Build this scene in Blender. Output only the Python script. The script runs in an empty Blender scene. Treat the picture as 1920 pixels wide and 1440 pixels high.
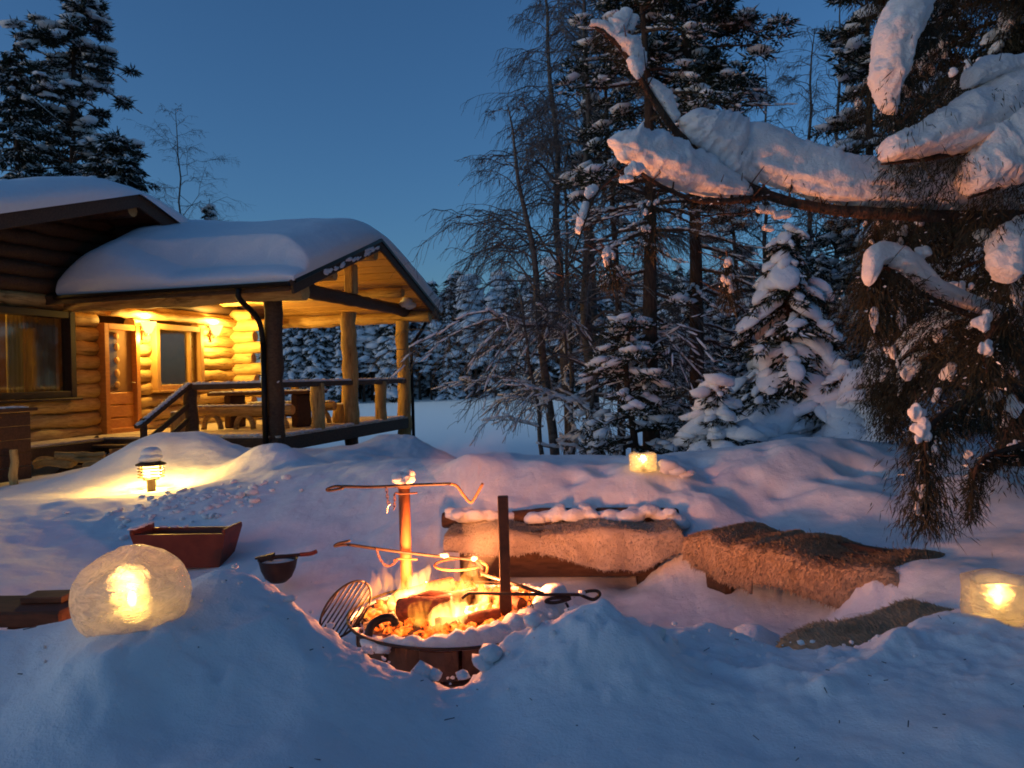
import bpy, math, random
import numpy as np
from mathutils import Vector, Matrix

scene = bpy.context.scene
COL = scene.collection
PI = math.pi
R = math.radians

# ------------------------------------------------------------------ camera
CZ = 1.90                    # eye height, level with the porch rail
F = 1450.0                   # focal length in photograph pixels (1920 wide)
ROLL = R(1.5)
cam_data = bpy.data.cameras.new("camera")
cam = bpy.data.objects.new("camera", cam_data)
COL.objects.link(cam)
cam.location = (0, 0, CZ)
cam.rotation_euler = (PI / 2, ROLL, 0)
cam_data.sensor_width = 36.0
cam_data.lens = 36.0 * F / 1920.0
cam_data.shift_y = -14.0 / 1920.0
cam_data.clip_start = 0.05
cam_data.clip_end = 2000.0
scene.camera = cam

# ------------------------------------------------------------------ dusk sky
world = bpy.data.worlds.new("World")
scene.world = world
world.use_nodes = True
wn = world.node_tree
sky = wn.nodes.new("ShaderNodeTexSky")
sky.sky_type = 'NISHITA'
sky.sun_disc = False
sky.sun_elevation = R(8.0)
sky.sun_rotation = R(-108)
sky.air_density = 1.0
sky.dust_density = 0.9
sky.ozone_density = 5.0
wn.links.new(sky.outputs[0], wn.nodes["Background"].inputs[0])
wn.nodes["Background"].inputs[1].default_value = 0.14

# ------------------------------------------------------------------ picture settings
vs = scene.view_settings
scene.display_settings.display_device = 'sRGB'
vs.view_transform = 'Standard'
vs.look = 'None'
vs.exposure = 0.0
vs.gamma = 1.0
vs.use_curve_mapping = False
scene.render.engine = 'CYCLES'
cy = scene.cycles
cy.use_denoising = True
cy.max_bounces = 6
cy.diffuse_bounces = 3
cy.glossy_bounces = 3
cy.transmission_bounces = 6
cy.transparent_max_bounces = 24
cy.volume_bounces = 0
cy.sample_clamp_indirect = 4.0
cy.caustics_reflective = False
cy.caustics_refractive = False
cy.volume_step_rate = 1.0
cy.filter_width = 1.8


def px(x, y, d):
    """Point of the place seen at pixel (x, y) of the photograph, d metres in front of the eye."""
    dx, dy = x - 960.0, y - 720.0
    c, s = math.cos(ROLL), math.sin(ROLL)
    u, v = dx * c - dy * s, dx * s + dy * c
    return Vector((u / F * d, d, CZ - (v + 14.0) / F * d))


# ------------------------------------------------------------------ materials
def new_mat(name):
    m = bpy.data.materials.new(name)
    m.use_nodes = True
    nt = m.node_tree
    return m, nt, nt.nodes["Principled BSDF"]


def nd(nt, kind, **inp):
    n = nt.nodes.new(kind)
    for k, v in inp.items():
        key = k.replace("_", " ")
        if key in n.inputs:
            n.inputs[key].default_value = v
        else:
            setattr(n, k, v)
    return n


def ramp(nt, fac, stops):
    r = nt.nodes.new("ShaderNodeValToRGB")
    el = r.color_ramp.elements
    while len(el) < len(stops):
        el.new(0.5)
    for e, (p, c) in zip(el, stops):
        e.position = p
        e.color = (*c, 1.0)
    nt.links.new(fac, r.inputs[0])
    return r.outputs[0]


def noise_tex(nt, scale, detail=4.0, rough=0.6, stretch=None, dist=0.0):
    tc = nt.nodes.new("ShaderNodeTexCoord")
    out = tc.outputs["Object"]
    if stretch:
        mp = nt.nodes.new("ShaderNodeMapping")
        mp.inputs["Scale"].default_value = stretch
        nt.links.new(out, mp.inputs[0])
        out = mp.outputs[0]
    n = nt.nodes.new("ShaderNodeTexNoise")
    n.inputs["Scale"].default_value = scale
    n.inputs["Detail"].default_value = detail
    n.inputs["Roughness"].default_value = rough
    n.inputs["Distortion"].default_value = dist
    nt.links.new(out, n.inputs["Vector"])
    return n.outputs[0]


def bump(nt, bsdf, height, strength=0.3, dist=0.02):
    b = nt.nodes.new("ShaderNodeBump")
    b.inputs["Strength"].default_value = strength
    b.inputs["Distance"].default_value = dist
    nt.links.new(height, b.inputs["Height"])
    nt.links.new(b.outputs[0], bsdf.inputs["Normal"])
    return b


def noise_mat(name, c0, c1, scale=6.0, rough=0.8, stretch=None, bump_s=0.3, bump_d=0.02, metal=0.0, spec=0.3, detail=5.0):
    m, nt, b = new_mat(name)
    f = noise_tex(nt, scale, detail, 0.6, stretch)
    nt.links.new(ramp(nt, f, [(0.3, c0), (0.7, c1)]), b.inputs["Base Color"])
    b.inputs["Roughness"].default_value = rough
    b.inputs["Metallic"].default_value = metal
    b.inputs["Specular IOR Level"].default_value = spec
    if bump_s:
        bump(nt, b, f, bump_s, bump_d)
    return m


def snow_mat(name, sss=0.0, radius=0.02, fine=110.0, bs=0.5, bd=0.008, tint=(0.86, 0.87, 0.88)):
    m, nt, b = new_mat(name)
    f = noise_tex(nt, fine, 3.0, 0.65)
    g = noise_tex(nt, 9.0, 8.0, 0.68)
    mx = nt.nodes.new("ShaderNodeMath")
    mx.operation = 'MULTIPLY_ADD'
    mx.inputs[1].default_value = 4.0
    nt.links.new(g, mx.inputs[0])
    nt.links.new(f, mx.inputs[2])
    t = tint
    nt.links.new(ramp(nt, g, [(0.25, (t[0] * .94, t[1] * .94, t[2] * .95)), (0.75, t)]), b.inputs["Base Color"])
    b.inputs["Roughness"].default_value = 0.75
    b.inputs["Specular IOR Level"].default_value = 0.25
    if sss:
        b.inputs["Subsurface Weight"].default_value = sss
        b.inputs["Subsurface Radius"].default_value = (1.0, 0.85, 0.75)
        b.inputs["Subsurface Scale"].default_value = radius
    bump(nt, b, mx.outputs[0], bs, bd)
    return m


def emit_mat(name, col, strength):
    m = bpy.data.materials.new(name)
    m.use_nodes = True
    nt = m.node_tree
    nt.nodes.remove(nt.nodes["Principled BSDF"])
    e = nt.nodes.new("ShaderNodeEmission")
    e.inputs[0].default_value = (*col, 1)
    e.inputs[1].default_value = strength
    nt.links.new(e.outputs[0], nt.nodes["Material Output"].inputs[0])
    return m


M = {}
M['snow'] = snow_mat("snow_ground", 0.35, 0.035)
M['roof_snow'] = snow_mat("roof_snow", 0, fine=40.0, bs=0.25, bd=0.02)
M['tree_snow'] = snow_mat("tree_snow", 0, fine=25.0, bs=0.5, bd=0.02, tint=(0.87, 0.88, 0.90))
M['bough_snow'] = snow_mat("bough_snow", 0.3, 0.03, fine=48.0, bs=0.75, bd=0.013)
M['lake'] = snow_mat("lake_snow", 0, fine=3.0, bs=0.1, bd=0.05)
for _k, _w in (('lake', 1.0), ('tree_snow', 0.8)):
    _b = M[_k].node_tree.nodes['Principled BSDF']
    _b.inputs['Sheen Weight'].default_value = _w
    _b.inputs['Sheen Roughness'].default_value = 0.35
    _b.inputs['Sheen Tint'].default_value = (0.9, 0.95, 1.0, 1)
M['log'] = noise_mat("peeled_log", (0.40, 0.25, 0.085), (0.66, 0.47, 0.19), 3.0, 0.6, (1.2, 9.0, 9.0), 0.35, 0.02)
M['log_y'] = noise_mat("peeled_log_lengthwise", (0.40, 0.25, 0.085), (0.66, 0.47, 0.19), 3.0, 0.6, (9.0, 1.2, 9.0), 0.35, 0.02)
M['log_z'] = noise_mat("peeled_post", (0.38, 0.24, 0.085), (0.62, 0.44, 0.18), 3.0, 0.65, (9.0, 9.0, 1.4), 0.4, 0.02)
for _k in ('log', 'log_y', 'log_z'):
    _nt = M[_k].node_tree
    _b = _nt.nodes['Principled BSDF']
    _old = _b.inputs['Base Color'].links[0].from_socket
    _st = {'log': (.5, 4.5, 4.5), 'log_y': (4.5, .5, 4.5), 'log_z': (4.5, 4.5, .5)}[_k]
    _f = noise_tex(_nt, 2.6, 8.0, .75, _st, .5)
    _g = noise_tex(_nt, 1.1, 3.0, .5)
    _mx = _nt.nodes.new('ShaderNodeMix')
    _mx.data_type = 'RGBA'
    _mx.blend_type = 'MULTIPLY'
    _mx.inputs[0].default_value = 1.0
    _nt.links.new(_old, _mx.inputs[6])
    _nt.links.new(ramp(_nt, _f, [(.36, (.35, .30, .25)), (.46, (1, 1, 1))]), _mx.inputs[7])
    _m2 = _nt.nodes.new('ShaderNodeMix')
    _m2.data_type = 'RGBA'
    _m2.blend_type = 'MULTIPLY'
    _m2.inputs[0].default_value = 1.0
    _nt.links.new(_mx.outputs[2], _m2.inputs[6])
    _nt.links.new(ramp(_nt, _g, [(.3, (.70, .62, .55)), (.65, (1, 1, 1))]), _m2.inputs[7])
    _nt.links.new(_m2.outputs[2], _b.inputs['Base Color'])
M['log_end'] = noise_mat("log_end_grain", (0.42, 0.24, 0.075), (0.62, 0.39, 0.14), 8.0, 0.7, None, 0.2, 0.01)
M['dark_wood'] = noise_mat("dark_stained_and_shaded_wood", (0.046, 0.027, 0.016), (0.11, 0.064, 0.036), 4.0, 0.7, (2.0, 8.0, 8.0), 0.3, 0.01)
M['board'] = noise_mat("ceiling_board_wood", (0.36, 0.19, 0.055), (0.52, 0.30, 0.095), 3.0, 0.6, (1.5, 10.0, 10.0), 0.2, 0.01)
M['deck'] = noise_mat("snow_dusted_deck", (0.45, 0.36, 0.24), (0.74, 0.68, 0.58), 4.0, 0.7, (10.0, 1.5, 10.0), 0.2, 0.01)
M['door'] = noise_mat("door_wood", (0.44, 0.17, 0.030), (0.58, 0.25, 0.05), 3.0, 0.45, (2.0, 3.0, 8.0), 0.15, 0.01)
M['brown_plank'] = noise_mat("brown_plank", (0.055, 0.026, 0.013), (0.12, 0.055, 0.026), 5.0, 0.75, (1.5, 7.0, 7.0), 0.3, 0.01)
M['bark'] = noise_mat("pine_bark", (0.035, 0.022, 0.016), (0.10, 0.062, 0.042), 5.0, 0.9, (4.0, 4.0, 1.0), 0.9, 0.05)
M['birch_bark'] = noise_mat("birch_bark", (0.035, 0.03, 0.028), (0.16, 0.145, 0.13), 4.0, 0.85, (2.0, 2.0, 5.0), 0.4, 0.02)
M['twig'] = noise_mat("frosty_twig", (0.060, 0.056, 0.056), (0.17, 0.165, 0.17), 9.0, 0.9, None, 0.0)
M['needle'] = noise_mat("conifer_needles", (0.012, 0.018, 0.010), (0.030, 0.038, 0.020), 4.0, 0.8, None, 0.0)
M['needle_brown'] = noise_mat("spruce_needles_dark", (0.014, 0.017, 0.010), (0.042, 0.038, 0.022), 7.0, 0.8, None, 0.0)
M['iron'] = noise_mat("sooty_iron", (0.020, 0.014, 0.012), (0.055, 0.034, 0.026), 30.0, 0.55, None, 0.3, 0.003, metal=0.5, spec=0.5)
M['rust'] = noise_mat("rusty_steel", (0.14, 0.048, 0.018), (0.30, 0.11, 0.038), 18.0, 0.7, (1, 1, 0.4), 0.5, 0.004, metal=0.2, spec=0.4)
M['rust_dark'] = noise_mat("dark_rusty_steel", (0.040, 0.018, 0.012), (0.10, 0.040, 0.022), 18.0, 0.7, None, 0.5, 0.004, metal=0.2, spec=0.4)
M['stone'] = noise_mat("fire_ring_stone", (0.035, 0.022, 0.018), (0.12, 0.075, 0.06), 7.0, 0.85, None, 0.7, 0.02)
M['ash'] = noise_mat("ash_bed", (0.05, 0.035, 0.03), (0.22, 0.17, 0.14), 14.0, 0.95, None, 0.7, 0.02)
M['char'] = noise_mat("charred_log", (0.014, 0.008, 0.006), (0.12, 0.03, 0.014), 9.0, 0.85, (1, 1, 3), 0.9, 0.02)
M['tub'] = noise_mat("red_brown_tub", (0.12, 0.028, 0.014), (0.20, 0.048, 0.022), 6.0, 0.5, None, 0.15, 0.004)
M['black'] = noise_mat("black_iron_pot", (0.012, 0.009, 0.008), (0.03, 0.02, 0.017), 12.0, 0.5, None, 0.3, 0.004)
M['red_grip'] = noise_mat("red_grip", (0.12, 0.025, 0.015), (0.18, 0.04, 0.025), 10.0, 0.6, None, 0.1, 0.002)
M['fleece'] = noise_mat("cream_fleece", (0.46, 0.38, 0.30), (0.56, 0.47, 0.38), 5.0, 0.95, None, 0.1, 0.006, spec=0.1)
M['fleece_brown'] = noise_mat("tan_fleece", (0.31, 0.215, 0.135), (0.48, 0.35, 0.235), 4.0, 0.95, None, 0.1, 0.006, spec=0.1)
M['fleece_olive'] = noise_mat("grey_tan_fleece", (0.26, 0.22, 0.14), (0.36, 0.31, 0.21), 4.0, 0.95, None, 0.1, 0.006, spec=0.1)
M['gutter'] = noise_mat("dark_gutter_metal", (0.012, 0.011, 0.011), (0.022, 0.02, 0.02), 10.0, 0.4, None, 0.0, metal=0.6)
M['frame_dark'] = noise_mat("dark_window_frame", (0.022, 0.012, 0.008), (0.045, 0.026, 0.016), 6.0, 0.6, (1, 1, 5), 0.2, 0.005)
M['frame_light'] = noise_mat("pine_window_frame", (0.40, 0.22, 0.07), (0.52, 0.31, 0.11), 4.0, 0.55, (4, 4, 1), 0.2, 0.005)
M['curtain_y'] = noise_mat("yellow_curtain", (0.48, 0.36, 0.08), (0.60, 0.47, 0.13), 5.0, 0.9, (14, 14, 0.4), 0.5, 0.03)
M['curtain_b'] = noise_mat("brown_curtain", (0.17, 0.085, 0.03), (0.26, 0.14, 0.055), 5.0, 0.9, (14, 14, 0.4), 0.6, 0.03)
M['room'] = noise_mat("room_timber", (0.22, 0.11, 0.04), (0.30, 0.16, 0.06), 3.0, 0.8, None, 0.1)
M['wax'] = noise_mat("candle_wax", (0.7, 0.62, 0.45), (0.8, 0.72, 0.55), 9.0, 0.5, None, 0.0)
M['brass'] = noise_mat("sconce_metal", (0.12, 0.08, 0.04), (0.2, 0.14, 0.07), 9.0, 0.45, None, 0.0, metal=0.7)
M['chrome'] = noise_mat("bright_steel", (0.55, 0.53, 0.5), (0.7, 0.68, 0.65), 9.0, 0.25, None, 0.0, metal=0.9)
M['orange_leaf'] = noise_mat("orange_bucket", (0.35, 0.09, 0.02), (0.45, 0.13, 0.03), 9.0, 0.6, None, 0.0)


def pane_mat():
    m, nt, b = new_mat("window_pane")
    out = nt.nodes["Material Output"]
    tr = nt.nodes.new("ShaderNodeBsdfTransparent")
    tr.inputs[0].default_value = (0.86, 0.88, 0.86, 1)
    gl = nt.nodes.new("ShaderNodeBsdfGlossy")
    gl.inputs["Roughness"].default_value = 0.06
    mx = nt.nodes.new("ShaderNodeMixShader")
    mx.inputs[0].default_value = 0.10
    nt.links.new(tr.outputs[0], mx.inputs[1])
    nt.links.new(gl.outputs[0], mx.inputs[2])
    nt.links.new(mx.outputs[0], out.inputs[0])
    return m


def ice_mat(name, clear, milky, tint, glass=0.5, lump=0.010):
    """Lumpy home-frozen ice: part clear, part milky."""
    m, nt, b = new_mat(name)
    out = nt.nodes["Material Output"]
    f = noise_tex(nt, 15.0, 7.0, 0.75, (1, 1, 2.2), 1.2)
    bm = nt.nodes.new("ShaderNodeBump")
    bm.inputs["Strength"].default_value = 0.9
    bm.inputs["Distance"].default_value = lump
    nt.links.new(f, bm.inputs["Height"])
    tr = nt.nodes.new("ShaderNodeBsdfTransparent")
    tr.inputs[0].default_value = (0.95, 0.93, 0.9, 1)
    tl = nt.nodes.new("ShaderNodeBsdfTranslucent")
    nt.links.new(ramp(nt, f, [(0.36, tuple(q * .45 for q in tint)), (0.60, tint)]), tl.inputs[0])
    gl = nt.nodes.new("ShaderNodeBsdfGlossy")
    gl.inputs["Roughness"].default_value = 0.18
    df = nt.nodes.new("ShaderNodeBsdfDiffuse")
    df.inputs[0].default_value = (0.75, 0.76, 0.78, 1)
    for s in (tl, gl, df):
        nt.links.new(bm.outputs[0], s.inputs["Normal"])
    a = nt.nodes.new("ShaderNodeMixShader")
    a.inputs[0].default_value = 0.25
    nt.links.new(tl.outputs[0], a.inputs[1])
    nt.links.new(df.outputs[0], a.inputs[2])
    b2 = nt.nodes.new("ShaderNodeMixShader")
    rmp = nt.nodes.new("ShaderNodeMapRange")
    rmp.inputs[1].default_value = 0.35
    rmp.inputs[2].default_value = 0.65
    rmp.inputs[3].default_value = milky
    rmp.inputs[4].default_value = 1.0 - clear
    nt.links.new(f, rmp.inputs[0])
    nt.links.new(rmp.outputs[0], b2.inputs[0])
    gs = nt.nodes.new("ShaderNodeBsdfGlass")
    gs.inputs["IOR"].default_value = 1.31
    gs.inputs["Roughness"].default_value = 0.04
    nt.links.new(bm.outputs[0], gs.inputs["Normal"])
    cl = nt.nodes.new("ShaderNodeMixShader")
    cl.inputs[0].default_value = glass
    nt.links.new(tr.outputs[0], cl.inputs[1])
    nt.links.new(gs.outputs[0], cl.inputs[2])
    nt.links.new(cl.outputs[0], b2.inputs[1])
    nt.links.new(a.outputs[0], b2.inputs[2])
    c = nt.nodes.new("ShaderNodeMixShader")
    c.inputs[0].default_value = 0.10
    nt.links.new(b2.outputs[0], c.inputs[1])
    nt.links.new(gl.outputs[0], c.inputs[2])
    nt.links.new(c.outputs[0], out.inputs[0])
    return m


def glow_volume(name, col_lo, col_hi, strength, scale, thresh=0.38, z_lo=0.0, z_hi=0.3, scatter=0.0, fade=1.0, stretch=(1, 1, 0.45)):
    """Flame (or smoke): emission (or scattering) inside a mesh, broken by noise, colour by height."""
    m = bpy.data.materials.new(name)
    m.use_nodes = True
    nt = m.node_tree
    nt.nodes.remove(nt.nodes["Principled BSDF"])
    out = nt.nodes["Material Output"]
    tc = nt.nodes.new("ShaderNodeTexCoord")
    sep = nt.nodes.new("ShaderNodeSeparateXYZ")
    nt.links.new(tc.outputs["Object"], sep.inputs[0])
    hr = nt.nodes.new("ShaderNodeMapRange")
    hr.inputs[1].default_value = z_lo
    hr.inputs[2].default_value = z_hi
    nt.links.new(sep.outputs[2], hr.inputs[0])
    f = noise_tex(nt, scale, 3.0, 0.55, stretch, 0.8)
    mr = nt.nodes.new("ShaderNodeMapRange")
    mr.inputs[1].default_value = thresh
    mr.inputs[2].default_value = thresh + 0.25
    nt.links.new(f, mr.inputs[0])
    inv = nt.nodes.new("ShaderNodeMath")
    inv.operation = 'MULTIPLY_ADD'
    inv.inputs[1].default_value = -fade
    inv.inputs[2].default_value = 1.0
    nt.links.new(hr.outputs[0], inv.inputs[0])
    mul = nt.nodes.new("ShaderNodeMath")
    mul.operation = 'MULTIPLY'
    nt.links.new(mr.outputs[0], mul.inputs[0])
    nt.links.new(inv.outputs[0], mul.inputs[1])
    st = nt.nodes.new("ShaderNodeMath")
    st.operation = 'MULTIPLY'
    st.inputs[1].default_value = strength
    nt.links.new(mul.outputs[0], st.inputs[0])
    if scatter:
        v = nt.nodes.new("ShaderNodeVolumeScatter")
        v.inputs["Color"].default_value = (*col_hi, 1)
        nt.links.new(st.outputs[0], v.inputs["Density"])
    else:
        v = nt.nodes.new("ShaderNodeEmission")
        nt.links.new(ramp(nt, hr.outputs[0], [(0.0, col_lo), (0.85, col_hi)]), v.inputs[0])
        nt.links.new(st.outputs[0], v.inputs[1])
    nt.links.new(v.outputs[0], out.inputs["Volume"])
    return m


M['pane'] = pane_mat()
M['ice'] = ice_mat("lantern_ice", 0.55, 0.30, (0.90, 0.86, 0.84))
M['ice_clear'] = ice_mat("lantern_clear_ice", 0.66, 0.14, (0.95, 0.90, 0.85))
M['ice_hollow'] = ice_mat("lantern_hollow_ice", 0.97, 0.01, (0.95, 0.90, 0.85), 0.12, 0.004)
M['flame'] = glow_volume("flame", (1.0, 0.36, 0.04), (1.0, 0.17, 0.010), 27.0, 19.0, 0.40, 0.0, 0.36, fade=0.75, stretch=(1, 1, 0.28))
M['flame_core'] = glow_volume("flame_core", (1.0, 0.52, 0.12), (1.0, 0.24, 0.015), 62.0, 17.0, 0.36, 0.0, 0.36, fade=0.7, stretch=(1, 1, 0.28))
M['smoke'] = glow_volume("smoke", (1, 1, 1), (0.95, 0.93, 0.9), 0.55, 5.0, 0.46, 0.0, 0.95, scatter=1.0, fade=0.9, stretch=(1, 1, 0.6))
M['candle'] = emit_mat("candle_flame", (1.0, 0.56, 0.10), 40.0)
M['bulb'] = emit_mat("lamp_glow", (1.0, 0.66, 0.20), 9.0)
M['shade'] = emit_mat("lit_lamp_shade", (1.0, 0.66, 0.16), 3.4)
M['ember'] = None


def ember_mat():
    m, nt, b = new_mat("glowing_embers")
    f = noise_tex(nt, 22.0, 5.0, 0.7)
    b.inputs["Base Color"].default_value = (0.03, 0.015, 0.01, 1)
    b.inputs["Roughness"].default_value = 0.9
    nt.links.new(ramp(nt, f, [(0.38, (0.0, 0.0, 0.0)), (0.52, (1.0, 0.12, 0.008)), (0.72, (1.0, 0.40, 0.05))]), b.inputs["Emission Color"])
    b.inputs["Emission Strength"].default_value = 2.2
    bump(nt, b, f, 0.8, 0.02)
    return m


def hot_log_mat():
    m, nt, b = new_mat("glowing_charred_log")
    f = noise_tex(nt, 7.0, 5.0, 0.7, (1, 1, 2.2))
    nt.links.new(ramp(nt, f, [(0.3, (0.02, 0.008, 0.005)), (0.7, (0.16, 0.035, 0.015))]), b.inputs["Base Color"])
    b.inputs["Roughness"].default_value = 0.8
    nt.links.new(ramp(nt, f, [(0.42, (0.02, 0.002, 0.0)), (0.62, (0.40, 0.04, 0.006)), (0.74, (1.0, 0.20, 0.02))]), b.inputs["Emission Color"])
    b.inputs["Emission Strength"].default_value = 0.55
    bump(nt, b, f, 1.0, 0.02)
    return m


M['ember'] = ember_mat()
M['hot_log'] = hot_log_mat()


# ------------------------------------------------------------------ mesh helpers
class MB:
    """Collects shapes and links them as ONE mesh object."""
    def __init__(self):
        self.v, self.f, self.m, self.n = [], [], [], 0

    def add(self, v, f, mi=0):
        v = np.asarray(v, dtype=np.float64).reshape(-1, 3)
        self.v.append(v)
        f = [tuple(i + self.n for i in q) for q in f] if not isinstance(f, np.ndarray) else f + self.n
        self.f.append(f)
        self.m.append((len(f), mi))
        self.n += len(v)
        return self

    def mesh(self, name, mats, smooth=True):
        me = bpy.data.meshes.new(name)
        V = np.concatenate(self.v) if self.v else np.zeros((0, 3))
        loops, starts, mi, k = [], [], [], 0
        for f, (n, m) in zip(self.f, self.m):
            if isinstance(f, np.ndarray):
                w = f.shape[1]
                loops.append(f.ravel())
                starts.append(k + np.arange(n) * w)
                k += n * w
            else:
                for q in f:
                    starts.append(np.array([k]))
                    loops.append(np.array(q))
                    k += len(q)
            mi.append(np.full(n, m))
        L = np.concatenate(loops).astype(np.int32)
        S = np.concatenate(starts).astype(np.int32)
        me.vertices.add(len(V))
        me.vertices.foreach_set("co", V.astype(np.float32).ravel())
        me.loops.add(len(L))
        me.loops.foreach_set("vertex_index", L)
        me.polygons.add(len(S))
        me.polygons.foreach_set("loop_start", S)
        me.polygons.foreach_set("material_index", np.concatenate(mi).astype(np.int32))
        me.polygons.foreach_set("use_smooth", np.full(len(S), smooth))
        for m in (mats if isinstance(mats, (list, tuple)) else [mats]):
            me.materials.append(m)
        me.update(calc_edges=True)
        me.validate()
        return me

    def build(self, name, mats, parent=None, smooth=True, loc=None):
        return link(name, self.mesh(name, mats, smooth), parent, loc)


def link(name, data, parent=None, loc=None):
    o = bpy.data.objects.new(name, data)
    COL.objects.link(o)
    if parent is not None:
        o.parent = parent
    if loc is not None:
        o.location = loc
    return o


def tag(o, label=None, cat=None, group=None, kind=None):
    if label:
        o["label"] = label
    if cat:
        o["category"] = cat
    if group:
        o["group"] = group
    if kind:
        o["kind"] = kind
    return o


def thing(name, label, cat, loc=(0, 0, 0), rotz=0.0, group=None):
    o = link(name, None, None, loc)
    o.rotation_euler = (0, 0, rotz)
    o.empty_display_size = 0.1
    return tag(o, label, cat, group)


def copy_thing(root, loc, rotz, label=None, scale=1.0):
    def rec(o, p):
        c = o.copy()
        COL.objects.link(c)
        if p is not None:
            c.parent = p
        for ch in list(o.children):
            rec(ch, c)
        return c
    r = rec(root, None)
    r.location = loc
    r.rotation_euler = (0, 0, rotz)
    r.scale = (scale,) * 3
    if label:
        r["label"] = label
    return r


def smooth_path(pts, n):
    """Catmull-Rom through pts, n points in all."""
    P = np.asarray([tuple(p) for p in pts], float)
    if len(P) < 3:
        t = np.linspace(0, 1, n)[:, None]
        return P[0] * (1 - t) + P[-1] * t
    Q = np.vstack([2 * P[0] - P[1], P, 2 * P[-1] - P[-2]])
    out = []
    for u in np.linspace(0, len(P) - 1 - 1e-9, n):
        i = int(u)
        t = u - i
        p0, p1, p2, p3 = Q[i], Q[i + 1], Q[i + 2], Q[i + 3]
        out.append(0.5 * (2 * p1 + (p2 - p0) * t + (2 * p0 - 5 * p1 + 4 * p2 - p3) * t * t + (3 * p1 - p0 - 3 * p2 + p3) * t ** 3))
    return np.array(out)


def tube(pts, radii, n=8, caps=True, jitter=0.0, rng=None):
    P = np.asarray([tuple(p) for p in pts], float)
    k = len(P)
    r = np.full(k, radii, float) if np.isscalar(radii) else np.asarray(radii, float)
    T = np.gradient(P, axis=0)
    T /= np.linalg.norm(T, axis=1)[:, None] + 1e-12
    ref = np.array([0, 0, 1.0]) if abs(T[0][2]) < 0.9 else np.array([1.0, 0, 0])
    N = np.zeros_like(P)
    nn = np.cross(ref, T[0])
    nn /= np.linalg.norm(nn)
    for i in range(k):
        nn = nn - T[i] * nn.dot(T[i])
        nn /= np.linalg.norm(nn) + 1e-12
        N[i] = nn
    B = np.cross(T, N)
    a = np.arange(n) * 2 * PI / n
    rr = r[:, None]
    if jitter and rng is not None:
        rr = rr * (1 + jitter * rng.normal(size=(k, n)))
    V = P[:, None, :] + (np.cos(a)[None, :] * rr)[..., None] * N[:, None, :] + (np.sin(a)[None, :] * rr)[..., None] * B[:, None, :]
    V = V.reshape(-1, 3)
    i = np.arange(k - 1)[:, None] * n
    j = np.arange(n)[None, :]
    j2 = (j + 1) % n
    Fq = np.stack([i + j, i + j2, i + n + j2, i + n + j], -1).reshape(-1, 4)
    F = [tuple(q) for q in Fq] if caps else Fq
    if caps:
        F = F + [tuple(range(n - 1, -1, -1)), tuple(range((k - 1) * n, k * n))]
    return V, F


def chamfer_box(c, s, b=0.01, rz=0.0):
    hx, hy, hz = s[0] / 2, s[1] / 2, s[2] / 2
    b = min(b, hx * .45, hy * .45, hz * .45)
    V, idx = [], {}
    for sx in (-1, 1):
        for sy in (-1, 1):
            for sz in (-1, 1):
                for ax in range(3):
                    p = [sx * hx, sy * hy, sz * hz]
                    for q in range(3):
                        if q != ax:
                            p[q] -= b * (sx, sy, sz)[q]
                    idx[(sx, sy, sz, ax)] = len(V)
                    V.append(p)
    F = []
    for ax in range(3):
        o1, o2 = [q for q in range(3) if q != ax]
        for sg in (-1, 1):
            ring = []
            for a1, a2 in ((-1, -1), (1, -1), (1, 1), (-1, 1)):
                k = [0, 0, 0]
                k[ax], k[o1], k[o2] = sg, a1, a2
                ring.append(idx[(*k, ax)])
            flip = (sg < 0) ^ (ax == 1)
            F.append(tuple(ring[::-1] if flip else ring))
    for ax in range(3):
        o1, o2 = [q for q in range(3) if q != ax]
        for a1 in (-1, 1):
            for a2 in (-1, 1):
                k1, k2 = [0] * 3, [0] * 3
                k1[ax], k1[o1], k1[o2] = -1, a1, a2
                k2[ax], k2[o1], k2[o2] = 1, a1, a2
                F.append((idx[(*k1, o1)], idx[(*k2, o1)], idx[(*k2, o2)], idx[(*k1, o2)]))
    for sx in (-1, 1):
        for sy in (-1, 1):
            for sz in (-1, 1):
                F.append(tuple(idx[(sx, sy, sz, a)] for a in range(3)))
    V = np.array(V)
    if rz:
        cc, ss = math.cos(rz), math.sin(rz)
        V[:, :2] = V[:, :2] @ np.array([[cc, ss], [-ss, cc]])
    return V + np.array(tuple(c)), F


_ICO = {}


def ico(level):
    if level not in _ICO:
        import bmesh
        bm = bmesh.new()
        bmesh.ops.create_icosphere(bm, subdivisions=level, radius=1.0)
        _ICO[level] = (np.array([v.co[:] for v in bm.verts]), np.array([[v.index for v in f.verts] for f in bm.faces]))
        bm.free()
    return _ICO[level]


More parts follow.
